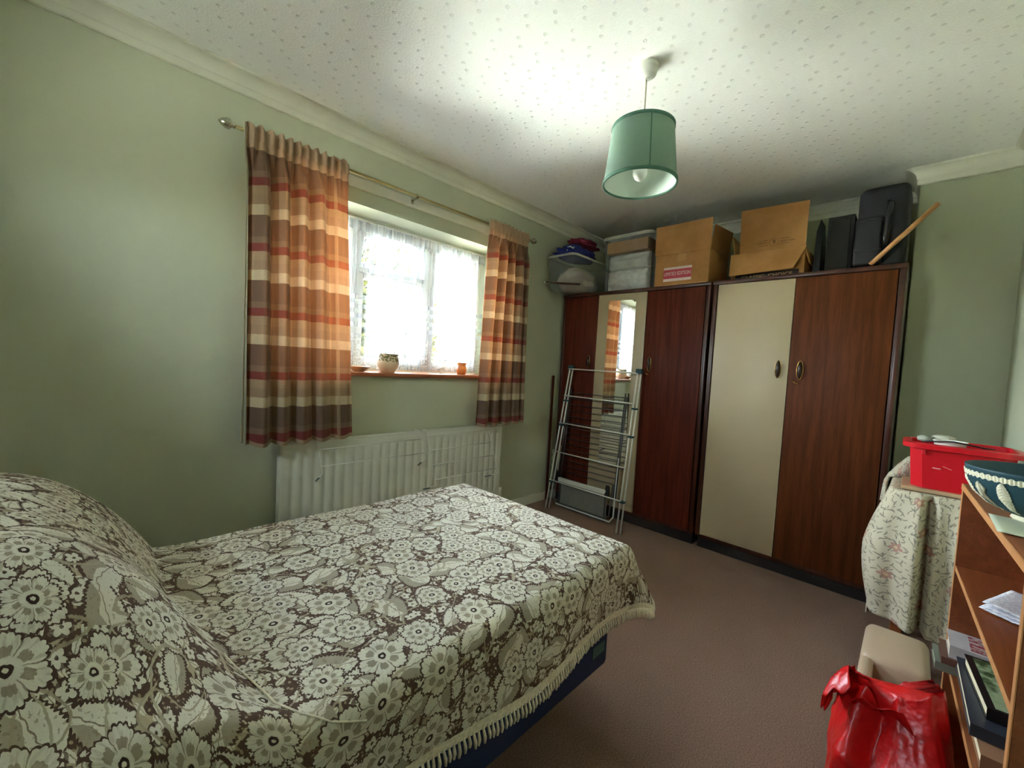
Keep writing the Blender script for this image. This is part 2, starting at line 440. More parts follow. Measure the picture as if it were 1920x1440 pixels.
# repeat measured downward from the red band centre
REP = .2815
t = g.m_('FRACT', g.m_('DIVIDE', g.m_('SUBTRACT', 1.885+REP*.06+.2815, z_), REP))
ramp = g.node('ShaderNodeValToRGB'); ramp.color_ramp.interpolation = 'CONSTANT'
cr = ramp.color_ramp
cols = [(0, srgb(116, 44, 42)), (.125, srgb(160, 136, 104)), (.26, srgb(152, 128, 98)), (.41, srgb(196, 178, 142)), (.57, srgb(104, 84, 66)), (.90, srgb(124, 102, 80))]
cr.elements[0].position = 0; cr.elements[0].color = cols[0][1]; cr.elements[1].position = cols[1][0]; cr.elements[1].color = cols[1][1]
for ps, c in cols[2:]:
    e = cr.elements.new(ps); e.color = c
g.l.new(t, ramp.inputs[0])
weave = g.noise(g.comb(g.m_('MULTIPLY', u_, 60), g.m_('MULTIPLY', z_, 900)), 1, 2)
vb = g.m_('FRACT', g.m_('MULTIPLY', u_, 2.3))
vband = g.m_('MULTIPLY', g.m_('LESS_THAN', vb, .07), .5)
c = g.mix(vband, ramp.outputs[0], srgb(170, 146, 112))
c = g.mix(g.m_('MULTIPLY', g.m_('LESS_THAN', g.m_('ABSOLUTE', g.m_('SUBTRACT', vb, .55)), .16), .22), c, srgb(96, 82, 66))
c = g.mix(g.m_('MULTIPLY', g.step(weave, .3, .7), .18), c, srgb(90, 74, 56))
# plain header tape above
c = g.mix(g.m_('GREATER_THAN', z_, 2.02), c, srgb(168, 142, 112))
g.put(P.inputs['Base Color'], c); g.put(tl.inputs[0], g.mix(.42, c, srgb(255, 140, 60)))
g.put(P.inputs['Normal'], g.bump(weave, .15, .001))
m_lining, g, P, tl = fabric_mat('curtain_lining', 1)
P.inputs['Base Color'].default_value = srgb(220, 216, 196); tl.inputs[0].default_value = srgb(230, 222, 200)

def curtain(name, label, xt0, xt1, xb0, xb1, seed, folds, flat_last=.0, lining_edge=True):
    rd = random.Random(seed); y0 = 2.105; zt, zb = 2.118, .722
    t = thing(name, label, 'curtain', ((xt0+xt1)/2, y0, zb), 'striped curtains at the window')
    ph = [rd.uniform(-.5, .5) for _ in range(8)]
    def xpos(s, q):
        xt = xt0+(xt1-xt0)*s; xb = xb0+(xb1-xb0)*s; return xt*(1-q)+xb*q
    def fn(s, q):
        z = zt+(zb-zt)*q
        soft = min(1, max(0, (q-.045)/.12)); soft = soft*soft*(3-2*soft)
        k = folds
        w = s*k*2*PI+ph[0]*.8*math.sin(s*7+q*1.1)+ph[1]
        env = 1.0
        if flat_last: env = 1-.8*min(1, max(0, (s-(1-flat_last))/.12)) if flat_last > 0 else 1
        big = math.sin(w)+.35*math.sin(2.1*w+ph[2]*3+q*1.5)+.15*math.sin(.47*w+q*2)
        small = math.sin(s*k*2*2*PI*1.1)+.4*math.sin(s*k*5.3*PI)
        top = .010*small
        yy = y0+top*(1-soft)+.034*env*big*soft*(.85+.15*math.sin(q*3+ph[3]*4))
        pinch = math.exp(-((q-.055)/.012)**2)*.4
        yy += -.006*pinch*small
        xx = xpos(s, q)+.012*math.cos(w)*soft*env
        zz = z+(.006*math.sin(s*k*4*PI)+.004*math.sin(s*61) if q < .001 else 0)
        if q > .98: zz += .006*math.sin(w)
        return (xx, min(yy, 2.178), zz)
    L = (xb1-xb0)*2.0
    bm = BM(); grid(bm, 220, 110, fn, lambda s, q: (s*L+seed*.3, zt+(zb-zt)*q))
    obj('curtain_fabric', bm, m_cur, t)
    if lining_edge:
        def fl(s, q):
            x, y, z = fn(s*.05, q); return (x-.004-.014*q*q, min(y+.012, 2.19), z+.004)
        bm = BM(); grid(bm, 20, 60, fl); lo = obj('lining', bm, m_lining, t); tag(lo, 'pale plain lining at the outer edge')
    bm = BM()
    def ft(s, q):
        x, y, z = fn(s, .012+.035*q); sm = math.sin(s*folds*4.4*PI)
        return (x, y-.006-.004*abs(sm), z)
    grid(bm, 160, 6, ft, lambda s, q: (s, 2.3)); hd = obj('pleated_heading', bm, m_cur, t)
    return t
curtain('curtain', 'wider striped curtain on the left of the window, red, beige and brown bands', .455, .895, .475, .975, 3, 5.4, .30)
curtain('curtain', 'narrower striped curtain on the right of the window, nearer the wardrobes', 1.865, 2.245, 1.825, 2.30, 5, 4.6, 0, False)

m_brass = newmat('aged_brass', srgb(176, 160, 112), .28, 1)
m_steel = newmat('brushed_nickel', srgb(190, 186, 168), .25, 1)
rod = thing('curtain_rod', 'thin metal curtain rod with acorn finials above the window', 'curtain rod', (1.35, 2.165, 2.105))
b = BM(); tube(b, [(.43, 2.165, 2.107), (2.34, 2.165, 2.107)], .008, 12); obj('pole', b, m_brass, rod, smooth=True)
for sx, x0 in ((-1, .43), (1, 2.34)):
    b = BM(); pr = [(.008, 0), (.012, .004), (.010, .012), (.021, .022), (.022, .034), (.014, .05), (.003, .062)]
    lathe(b, pr, (0, 0, 0), 20, True, True)
    R = Matrix.Rotation(sx*PI/2, 4, 'Y')
    for v in b.verts: v.co = R @ v.co+Vector((x0, 2.165, 2.107))
    obj('finial', b, m_steel, rod, smooth=True)
for bx in (.50, 1.335, 2.27):
    b = BM(); tube(b, [(bx, 2.216, 2.095), (bx, 2.165, 2.095)], .005, 8); tube(b, [(bx-.006, 2.165, 2.107), (bx+.006, 2.165, 2.107)], .012, 12)
    box(b, (bx-.008, 2.212, 2.075), (bx+.008, 2.218, 2.108), .002)
    obj('bracket', b, m_steel, rod)

# net curtain
m_net = bpy.data.materials.new('sheer_net'); m_net.use_nodes = True; g = G(m_net)
out = g.n['Material Output']; g.n.remove(g.n['Principled BSDF'])
tr = g.node('ShaderNodeBsdfTransparent'); tlc = g.node('ShaderNodeBsdfTranslucent'); tlc.inputs[0].default_value = (.78, .80, .84, 1)
df = g.node('ShaderNodeBsdfDiffuse'); df.inputs[0].default_value = (.70, .73, .78, 1)
ms = g.node('ShaderNodeMixShader'); ms.inputs[0].default_value = .4; g.l.new(tlc.outputs[0], ms.inputs[1]); g.l.new(df.outputs[0], ms.inputs[2])
uv = g.uv(); u_, z_, _ = g.sep(uv)
st = g.noise(g.comb(g.m_('MULTIPLY', u_, 26), g.m_('MULTIPLY', z_, .5)), 1, 3, .6)
op = g.m_('ADD', .10, g.m_('MULTIPLY', g.step(st, .46, .68), .55))
# pleated heading denser, woven bands, lace foot
op = g.m_('ADD', op, g.m_('MULTIPLY', g.step(z_, 1.86, 1.93), .35))
bandp = g.m_('FRACT', g.m_('DIVIDE', g.m_('SUBTRACT', z_, 1.30), .055))
inb = g.m_('MULTIPLY', g.m_('GREATER_THAN', z_, 1.30), g.m_('LESS_THAN', z_, 1.52))
op = g.m_('ADD', op, g.m_('MULTIPLY', g.m_('MULTIPLY', g.m_('GREATER_THAN', bandp, .5), inb), .22))
lc = g.vor(g.comb(u_, z_), 55, .8); lace = g.m_('MULTIPLY', g.m_('LESS_THAN', lc.outputs['Distance'], .36), g.m_('LESS_THAN', z_, 1.29))
op = g.m_('ADD', op, g.m_('MULTIPLY', lace, .16), clamp=True)
mx = g.node('ShaderNodeMixShader'); g.l.new(op, mx.inputs[0]); g.l.new(tr.outputs[0], mx.inputs[1]); g.l.new(ms.outputs[0], mx.inputs[2])
g.l.new(mx.outputs[0], out.inputs[0])
net = thing('net_curtain', 'white sheer net curtain with woven bands hanging against the window', 'net curtain', (1.35, 2.415, 1.08))
def fnet(s, q):
    x = .61+1.48*s; z = 1.955+(1.078-1.955)*q
    a = .010+.006*math.sin(s*9)
    return (x+.004*math.sin(s*190), 2.412+a*math.sin(s*2*PI*24+.8*math.sin(s*17+q))+.004*math.sin(s*2*PI*61), z)
b = BM(); grid(b, 420, 24, fnet, lambda s, q: (s*1.48, 1.955+(1.078-1.955)*q)); obj('net_fabric', b, m_net, net)
b = BM(); tube(b, [(.605, 2.412, 1.962), (2.095, 2.412, 1.962)], .009, 10); obj('track', b, m_upvc, net, smooth=True)

# =================================================================== WARDROBES
m_sap = wood('sapele_veneer', srgb(76, 38, 16), srgb(98, 52, 25), .45, 'z', 1.0, .12)
m_sapd = wood('dark_mahogany_veneer', srgb(72, 28, 16), srgb(96, 42, 26), .45, 'z', 1.0, .12)
m_frame = wood('dark_stained_frame', srgb(58, 28, 18), srgb(76, 38, 24), .3, 'z')
m_cream = noisy('cream_lacquer', srgb(174, 158, 126), .42, .02, 4)
m_plinth = newmat('black_plinth', srgb(28, 20, 16), .6)
m_mirror = newmat('mirror_silver', (.93, .94, .92, 1), .01, 1)
m_bake = newmat('brown_bakelite', srgb(46, 26, 20), .2)
m_gold = newmat('polished_brass', srgb(214, 170, 96), .2, 1)
FX = 2.845
def handle(parent, y, z, x):
    # recessed oval pull: brass surround with a brown grip
    b = BM()
    pts = [(x-.004, y+.015*math.sin(a), z+.052*math.cos(a)) for a in [2*PI*k/28 for k in range(28)]]
    tube(b, pts, .0016, 6, close=True)
    h_ = obj('handle', b, m_gold, parent, smooth=True); h_.location = Vector((0, 0, 0))-Vector((0, 0, 0))
    b = BM(); rr = bmesh.ops.create_uvsphere(b, u_segments=20, v_segments=14, radius=1)
    for v in rr['verts']: v.co = Vector((x-.004+v.co.x*.016, y+v.co.y*.0138, z+v.co.z*.051*(1-.15*abs(v.co.y))))
    gp = obj('grip', b, m_bake, h_, smooth=True); gp.location = (0, 0, 0)
def wardrobe(name, label, y0, y1, depth, doors):
    t = thing(name, label, 'wardrobe', (FX+depth/2, (y0+y1)/2, 0))
    s = .028; x0 = FX+.020; b = BM()
    box(b, (FX-.002, y0, .085), (x0+depth, y0+s, 1.752), .008); box(b, (FX-.002, y1-s, .085), (x0+depth, y1, 1.752), .008)
    box(b, (FX-.008, y0-.003, 1.745), (x0+depth, y1+.003, 1.772), .006)
    box(b, (FX+.012, y0+s, .07), (x0+depth, y1-s, .095), .002); box(b, (x0+depth-.01, y0+s, .09), (x0+depth, y1-s, 1.75))
    obj('carcass', b, m_frame, t, auto=35)
    b = BM(); box(b, (FX+.035, y0+.01, 0), (x0+depth-.01, y1-.01, .085)); obj('plinth', b, m_plinth, t)
    for (a, c, mt, hy, mir) in doors:
        b = BM(); box(b, (FX-.001, a+.0015, .097), (FX+.018, c-.0015, 1.743), .002)
        d = obj('door', b, mt, t, auto=35); d['label'] = ('cream painted door' if mt is m_cream else 'dark wood veneer door')
        if hy: handle(d, hy, 1.214, FX-.004)
        ajar = [d]
        if mir:
            b = BM(); box(b, (FX-.005, mir[0], mir[2]), (FX-.0015, mir[1], mir[3]), .0012)
            mo = obj('mirror', b, m_mirror, d); ajar.append(mo)
            for yy, zz in ((mir[0]+.012, mir[3]-.012), (mir[1]-.012, mir[3]-.012)):
                b = BM(); lathe(b, [(.006, 0), (.005, .003), (.001, .004)], (0, 0, 0), 12, True, True)
                R = Matrix.Rotation(-PI/2, 4, 'Y')
                for v in b.verts: v.co = R @ v.co+Vector((FX-.005, yy, zz))
                so = obj('mirror_screw', b, m_gold, d, smooth=True); ajar.append(so)
        if mir:
            piv = Vector((FX, a, 0)); R = Matrix.Translation(piv) @ Matrix.Rotation(math.radians(1.2), 4, 'Z') @ Matrix.Translation(-piv)
            for o_ in ajar: o_.data.transform(R)
            R2 = Matrix.Translation(Vector((FX-.008, mir[0], 0))) @ Matrix.Rotation(math.radians(1.8), 4, 'Z') @ Matrix.Translation(-Vector((FX-.008, mir[0], 0)))
            ajar[1].data.transform(R2)
    return t
wl = wardrobe('wardrobe', 'wider three-door wardrobe by the window wall with a tall mirror on its cream middle door', 1.000, 2.205, .42,
    [(1.03, 1.442, m_sapd, 1.389, None), (1.442, 1.850, m_cream, None, (1.525, 1.752, .40, 1.692)), (1.850, 2.176, m_sapd, 1.915, None)])
wr = wardrobe('wardrobe', 'two-door wardrobe at the right, one cream door and one dark wood door', .068, .985, .36,
    [(.098, .533, m_sap, .476, None), (.533, .955, m_cream, .584, None)])
for par, y in ((wr, .505), (wl, 1.412)):
    b = BM(); tube(b, [(FX-.001, y, 1.148), (FX-.014, y, 1.148), (FX-.016, y-.008, 1.142), (FX-.014, y-.026, 1.136)], .0028, 8)
    obj('key', b, m_gold, par, smooth=True)

# =================================================================== PENDANT LAMP
LX, LY = 1.548, .855
m_white = newmat('white_plastic', srgb(226, 226, 214), .35)
lamp = thing('pendant_lamp', 'green pleated drum lampshade hanging from a white ceiling rose', 'lamp', (LX, LY, ZC))
b = BM(); lathe(b, [(.001, ZC), (.044, ZC), (.044, ZC-.014), (.040, ZC-.018), (.037, ZC-.034), (.030, ZC-.040), (.008, ZC-.046), (.005, ZC-.052)], (LX, LY, 0), 40, True, True)
obj('ceiling_rose', b, m_white, lamp, auto=40)
b = BM(); tube(b, [(LX, LY, ZC-.045), (LX+.002, LY, 2.2), (LX, LY, 2.075)], .0032, 8); obj('flex', b, newmat('cord', srgb(186, 176, 150), .5), lamp, smooth=True)
m_shade = bpy.data.materials.new('green_pleated_silk'); m_shade.use_nodes = True; g = G(m_shade)
P = g.n['Principled BSDF']; P.inputs['Roughness'].default_value = .55; P.inputs['Sheen Weight'].default_value = .2
tlc = g.node('ShaderNodeBsdfTranslucent'); ms = g.node('ShaderNodeMixShader'); ms.inputs[0].default_value = .28
f = g.noise(g.pos(), 60, 2)
g.put(P.inputs['Base Color'], g.mix(f, srgb(122, 152, 132), srgb(138, 168, 148))); tlc.inputs[0].default_value = srgb(150, 186, 160)
g.l.new(P.outputs[0], ms.inputs[1]); g.l.new(tlc.outputs[0], ms.inputs[2]); g.l.new(ms.outputs[0], g.n['Material Output'].inputs[0])
z1, z0, r1, r0 = 2.127, 1.912, .120, .143
b = BM(); N = 150
def fsh(s, q):
    a = 2*PI*s; r = r1+(r0-r1)*q+.0016*math.sin(a*75)*math.sin(PI*min(1, q*6+.1)); return (LX+r*math.cos(a), LY+r*math.sin(a), z1+(z0-z1)*q)
grid(b, 600, 6, fsh); bmesh.ops.remove_doubles(b, verts=b.verts[:], dist=1e-5)
sh = obj('lamp_shade', b, m_shade, lamp)
m_in = newmat('shade_lining', srgb(214, 226, 214), .6)
b = BM(); grid(b, 80, 4, lambda s, q: (LX+(r1-.004+(r0-r1)*q)*math.cos(2*PI*s), LY+(r1-.004+(r0-r1)*q)*math.sin(2*PI*s), z1+(z0-z1)*q)); bmesh.ops.remove_doubles(b, verts=b.verts[:], dist=1e-5)
o = obj('shade_lining', b, m_in, sh); o['label'] = 'pale lining inside the shade'
m_band = noisy('dark_green_trim', srgb(74, 118, 96), .6, .05)
for zz, rr in ((z1, r1), (z0, r0)):
    b = BM(); lathe(b, [(rr+.001, zz+.006), (rr+.0035, zz+.005), (rr+.0035, zz-.006), (rr-.003, zz-.007), (rr-.004, zz+.006)], (LX, LY, 0), 80, False, False)
    obj('trim_band', b, m_band, sh, smooth=True)
ang = math.radians(222)
b = BM()
def seam(q): r = r1+(r0-r1)*q+.0025; return (LX+r*math.cos(ang), LY+r*math.sin(ang), z1+(z0-z1)*q)
tube(b, [seam(0), seam(.5), seam(1)], .0022, 6); obj('seam', b, m_band, sh)
b = BM(); tube(b, [(LX+.004, LY, 2.112), (LX+r1-.006, LY, 2.12)], .0016, 6); tube(b, [(LX, LY, 2.112), (LX-(r1-.006)*.5, LY+(r1-.006)*.86, 2.12)], .0016, 6); tube(b, [(LX, LY, 2.112), (LX-(r1-.006)*.5, LY-(r1-.006)*.86, 2.12)], .0016, 6)
obj('shade_ring', b, m_steel, lamp)
b = BM(); lathe(b, [(.006, 2.112), (.016, 2.106), (.018, 2.05), (.02, 2.045), (.02, 2.03)], (LX, LY, 0), 24, True, True); obj('bulb_holder', b, m_white, lamp, smooth=True)
m_bulb = newmat('opal_bulb_glass', srgb(240, 240, 235), .15)
b = BM(); lathe(b, [(.013, 2.03), (.014, 2.01), (.024, 1.985), (.029, 1.962), (.028, 1.945), (.020, 1.93), (.010, 1.923), (.001, 1.921)], (LX, LY, 0), 28, True, True); obj('light_bulb', b, m_bulb, lamp, smooth=True)

# =================================================================== RADIATOR
m_rad = newmat('radiator_enamel', srgb(212, 212, 196), .4)
RX0, RX1, RZ0, RZ1, RYF = .645, 2.125, .13, .705, 2.150
rad = thing('radiator', 'long cream panel radiator below the window', 'radiator', ((RX0+RX1)/2, RYF+.03, 0))
n = 27; pit = (RX1-RX0-.05)/n
def frad(s, q):
    x = RX0+s*(RX1-RX0); z = RZ0+q*(RZ1-RZ0)
    ph = ((x-RX0-.025)/pit) % 1
    edge = 1 if RX0+.03 < x < RX1-.03 else 0
    zz = min(1, max(0, (z-RZ0-.035)/.02))*min(1, max(0, (RZ1-.035-z)/.02))
    gr = .5+.5*math.cos(2*PI*(ph-.5))
    return (x, RYF+.0045*(gr**2.2)*edge*zz, z)
b = BM(); grid(b, n*10, 50, frad); obj('front_panel', b, m_rad, rad, solid=.0015)
b = BM(); box(b, (RX0, RYF+.012, RZ0), (RX1, RYF+.030, RZ1-.01), .003)
box(b, (RX0-.004, RYF-.001, RZ0-.002), (RX0+.001, RYF+.050, RZ1+.002), .001); box(b, (RX1-.001, RYF-.001, RZ0-.002), (RX1+.004, RYF+.050, RZ1+.002), .001)
obj('side_casing', b, m_rad, rad)
b = BM(); box(b, (RX0, RYF-.002, RZ1-.002), (RX1, RYF+.050, RZ1+.004), .002)
obj('top_grille', b, m_rad, rad)
for x in (RX0-.03, RX1+.03):
    b = BM(); tube(b, [(x, RYF+.02, 0), (x, RYF+.02, RZ0+.05), ], .0075, 10); tube(b, [(x, RYF+.02, RZ0+.04), (RX0 if x < 1 else RX1, RYF+.02, RZ0+.04)], .0075, 10)
    tube(b, [(x, RYF+.02, RZ0+.035), (x, RYF+.02, RZ0+.10)], .016, 12)
    obj('valve_pipe', b, m_white, rad, smooth=True)
for x in (RX0+.2, RX1-.2):
    b = BM(); box(b, (x-.015, RYF+.030, .25), (x+.015, WY-.001, .62), .002); obj('wall_bracket', b, m_rad, rad)

# over-radiator wire airers
m_wire = newmat('white_coated_wire', srgb(224, 226, 214), .4)
m_tip = newmat('grey_rubber_tip', srgb(92, 96, 88), .6)
def rad_airer(label, xa, xb, ztop, bars, slope):
    t = thing('radiator_airer', label, 'clothes airer', ((xa+xb)/2, 2.13, ztop), 'wire airers hooked over the radiator')
    fy = RYF-.016
    zl = ztop-bars[-1]-.035
    for i, x in enumerate((xa, xb)):
        b = BM()
        yo = lambda z: fy-(ztop-z)*slope
        tube(b, [(x, RYF+.045, ztop-.03), (x, RYF+.043, ztop+.012), (x, RYF-.006, ztop+.014), (x+.002, fy, ztop-.01), (x+.012, yo(zl), zl)], .0024, 6)
        tube(b, [(x+.012, yo(zl), zl), (x+.004, RYF-.003, zl-.05)], .0024, 6)
        obj('arm', b, m_wire, t, smooth=True)
        b = BM(); tube(b, [(x+.008, (yo(zl)+RYF)/2, zl-.028), (x+.004, RYF-.003, zl-.052)], .0042, 8); obj('foot', b, m_tip, t, smooth=True)
    for q in bars:
        z = ztop-q; f = q/bars[-1]
        b = BM(); tube(b, [(xa+.010*f, fy-q*slope-.003, z), (xb+.010*f, fy-q*slope-.003, z)], .0022, 6); obj('rail', b, m_wire, t, smooth=True)
rad_airer('white wire two-rail airer hooked over the left half of the radiator', .805, 1.41, RZ1, (.035, .115), .35)
rad_airer('white wire four-rail airer hooked over the right half of the radiator, nearer the wardrobes', 1.46, 1.975, RZ1, (.02, .105, .19, .275), .35)

# =================================================================== FREESTANDING AIRERS
m_al = newmat('white_metal_tube', srgb(226, 228, 216), .35, .2)
m_grey = newmat('dark_grey_metal_tube', srgb(92, 94, 94), .35, .6)
m_teal = newmat('dark_teal_plastic', srgb(30, 70, 70), .4)
m_blk = newmat('black_plastic', srgb(20, 20, 22), .45)
def lean(x0, x1, h): return lambda z: x0+(x1-x0)*z/h
t = thing('clothes_airer', 'tall white metal folding airer leaning in front of the mirror door', 'clothes airer', (2.66, 1.76, 0))
lx = lean(2.60, 2.775, 1.16); ya = lambda z: 2.045+.03*(1-z/1.16); yb = lambda z: 1.440-.012*(1-z/1.16)
for dy, dx in ((0, 0), (-.022, .018)):
    for fnc, nm in ((ya, 'upright'), (yb, 'upright')):
        sgn = 1
        b = BM(); tube(b, [(lx(0)+dx, fnc(0)+dy*sgn, .004), (lx(1.16)+dx*.6, fnc(1.16)+dy*sgn, 1.155)], .0062, 8); obj(nm, b, m_al, t, smooth=True)
for z in (.232, .464, .698, .922, 1.142):
    b = BM(); tube(b, [(lx(z)-.007, ya(z)+.004, z+.004), (lx(z)-.007, yb(z)-.004, z)], .0050, 8); obj('rung', b, m_al, t, smooth=True)
for fnc in (ya, yb):
    b = BM(); box(b, (lx(1.15)-.012, fnc(1.15)-.034, 1.138), (lx(1.15)+.024, fnc(1.15)+.012, 1.175), .004); obj('corner_cap', b, m_teal, t)
    for z in (.24, .70, .90):
        b = BM(); box(b, (lx(z)-.010, fnc(z)-.030, z-.022), (lx(z)+.022, fnc(z)+.009, z-.008), .003); obj('joint', b, m_teal, t)

t = thing('clothes_airer', 'shorter dark grey many-barred airer folded behind the tall white one', 'clothes airer', (2.78, 1.8, 0))
lx = lean(2.72, 2.812, .98)
for y, zt in ((2.065, .96), (2.045, .985), (1.545, .985), (1.530, .96)):
    b = BM(); tube(b, [(lx(.2), y, .2), (lx(zt), y, zt)], .006, 8); obj('upright', b, m_grey, t, smooth=True)
for k in range(15):
    z = .30+.045*k if k < 9 else .70+.05*(k-9)
    b = BM(); tube(b, [(lx(z), 2.05, z), (lx(z), 1.54, z)], .0026, 6); obj('rung', b, m_grey, t, smooth=True)
b = BM(); pts = [(lx(.5), 2.085, .5), (lx(.2), 2.09, .2), (lx(.05), 2.095, .06), (lx(.02), 2.06, .02), (lx(.02), 1.56, .02), (lx(.05), 1.53, .06), (lx(.2), 1.535, .2), (lx(.5), 1.54, .5)]
tube(b, pts, .0065, 8); obj('leg_frame', b, m_al, t, smooth=True)
b = BM(); pts = [(lx(.4)-.03, 2.075, .30), (lx(.05)-.03, 2.08, .07), (lx(.04)-.03, 2.05, .045), (lx(.04)-.03, 1.58, .045), (lx(.05)-.03, 1.55, .07), (lx(.4)-.03, 1.55, .30)]
tube(b, pts, .0055, 8); obj('leg_frame', b, m_grey, t, smooth=True)
t = thing('folding_step', 'folded step with a pale ridged tread and black end caps, behind the airers', 'step', (2.76, 1.81, .2))
b = BM(); box(b, (2.700, 1.595, .216), (2.722, 2.045, .252), .006)
for k in range(4): box(b, (2.697, 1.60, .221+.008*k), (2.701, 2.04, .224+.008*k))
obj('tread', b, m_al, t)
for y in (1.575, 2.045):
    b = BM(); prism(b, [(2.694, .205), (2.728, .205), (2.728, .275), (2.716, .290)], 'y', y, y+.028); obj('end_cap', b, m_blk, t)
b = BM(); box(b, (2.735, 1.60, .03), (2.741, 2.05, .215), .002); obj('panel', b, noisy('grey_sheet', srgb(120, 122, 112), .5, .05), t)
b = BM(); tube(b, [(2.725, 1.61, .03), (2.725, 1.61, .24)], .006, 8); tube(b, [(2.725, 2.04, .03), (2.725, 2.04, .24)], .006, 8)
tube(b, [(2.725, 1.61, .012), (2.725, 2.04, .012)], .006, 8); tube(b, [(2.725, 1.61, .012), (2.725, 1.61, .03)], .006, 8); tube(b, [(2.725, 2.04, .012), (2.725, 2.04, .03)], .006, 8)
obj('frame', b, m_grey, t)
b = BM(); tube(b, [(2.70+.004*math.sin(k*2.3), 2.108+.007*math.sin(k*1.9), .47-.018*k) for k in range(15)], [.005+.003*math.sin(k*2.1) for k in range(15)], 8)
tag(obj('twisted_cord', b, newmat('pale_cord', srgb(170, 168, 140), .7), smooth=True), 'pale twisted cord hanging at the left side of the dark grey airer', 'cord')
b = BM(); box(b, (2.765, 2.212, .004), (2.79, 2.2215, 1.08), .002, rot=(0, 0, 0)); 
tag(obj('dark_board', b, m_sapd), 'narrow dark red board standing between the wardrobe and the window wall', 'board')

# =================================================================== BED
m_blue = noisy('navy_divan_fabric', srgb(22, 44, 84), .8, .1, 40, .2, 500)
m_castor = newmat('castor', srgb(30, 30, 30), .5)
bx0, bx1, by0, by1 = -.72, 1.225, .672, 1.475
bed = thing('divan_bed', 'single divan bed with a navy blue base', 'bed', ((bx0+bx1)/2, (by0+by1)/2, 0))
b = BM(); box(b, (bx0, by0, .165), (bx1, by1, .375), .018, 3); base = obj('bed_base', b, m_blue, bed, auto=40)
b = BM(); tube(b, [(bx0+.02, by0-.002, .37), (bx1-.01, by0-.002, .37), (bx1+.002, by0+.02, .37), (bx1+.002, by1-.02, .37)], .004, 6); obj('piping', b, m_blue, base, smooth=True)
b = BM(); box(b, (bx1-.10, by0-.0025, .225), (bx1-.03, by0-.0003, .262), .001); o = obj('maker_label', b, noisy('woven_label', srgb(58, 92, 88), .7, .2, 160), base)
b = BM(); box(b, (bx0+.005, by0+.005, .376), (bx1-.005, by1-.005, .556), .04, 4); obj('mattress', b, noisy('mattress_ticking', srgb(214, 210, 200), .8, .05), bed, auto=40)
for x in (bx0+.12, bx1-.30):
    for y in (by0+.24, by1-.20):
        b = BM(); lathe(b, [(.012, .166), (.012, .06), (.03, .055), (.03, .05)], (x, y, 0), 14, True, True); tube(b, [(x-.012, y, .028), (x+.012, y, .028)], .028, 18)
        obj('castor', b, m_castor, bed, smooth=True)

# bedspread material -------------------------------------------------
m_spread = newmat('floral_bedspread', srgb(90, 70, 56), .85, spec=.15); g = G(m_spread)
uv = g.uv()
wv = g.noise(uv, 48, 4, .65, out=1)
uvw = g.v_('ADD', uv, g.v_('SCALE', g.v_('SUBTRACT', wv, (.5, .5, .5)), (0, 0, 0), .010))
def cell(scale, off, rnd):
    q = g.v_('ADD', g.v_('SCALE', uvw, (0, 0, 0), scale), off)
    v = g.vor(q, 1, rnd); dl = g.v_('SUBTRACT', q, v.outputs['Position']); s = g.sep(dl); rc = g.node('ShaderNodeSeparateColor'); g.l.new(v.outputs['Color'], rc.inputs[0])
    r = g.v_('LENGTH', g.comb(s[0], s[1])); a = g.m_('ARCTAN2', s[1], s[0]); a = g.m_('ADD', a, g.m_('MULTIPLY', rc.outputs[0], 6.283))
    x = g.m_('MULTIPLY', r, g.m_('COSINE', a)); y = g.m_('MULTIPLY', r, g.m_('SINE', a))
    return r, a, x, y, rc.outputs
lt = lambda a, b_: g.m_('LESS_THAN', a, b_)
mul = lambda a, b_: g.m_('MULTIPLY', a, b_)
add = lambda a, b_: g.m_('ADD', a, b_)
sub = lambda a, b_: g.m_('SUBTRACT', a, b_)
ab = lambda a: g.m_('ABSOLUTE', a)
mx_ = lambda a, b_: g.m_('MAXIMUM', a, b_)
inv = lambda a: g.m_('SUBTRACT', 1, a)
fine = g.noise(uv, 160, 2)
GROUND = srgb(90, 70, 59); MID = srgb(168, 152, 124); PALE = srgb(216, 212, 196); TAN = srgb(140, 126, 102)
col = g.mix(fine, srgb(82, 62, 52), srgb(104, 82, 70))
# fine dotted filler
r, a, x, y, rc = cell(95, (3.3, 1.1, 0), .8)
col = g.mix(mul(lt(r, .24), .8), col, MID)
# vines
for sc, w, of in ((7.5, .010, (0, 0, 0)), (11, .013, (5, 2, 0))):
    nv = g.noise(g.v_('ADD', uvw, of), sc, 0)
    col = g.mix(mul(lt(ab(sub(nv, .5)), w), .85), col, srgb(188, 176, 148))
# small leaves and blossoms
r, a, x, y, rc = cell(36, (1.7, 4.2, 0), .85)
leaf = lt(add(mul(mul(x, x), 5.5), mul(mul(y, y), 26)), 1)
vein = lt(ab(y), .02)
col = g.mix(mul(leaf, lt(rc[1], .9)), col, g.mix(vein, PALE, TAN))
r, a, x, y, rc = cell(26, (8.1, .4, 0), .75)
pet = lt(r, add(.20, mul(ab(g.m_('SINE', mul(a, 2.5))), .16)))
bl = mul(mul(pet, lt(rc[1], .75)), g.m_('GREATER_THAN', r, .07))
halo = mul(lt(r, .42), lt(rc[1], .75))
col = g.mix(mul(halo, .8), col, GROUND); col = g.mix(bl, col, PALE)
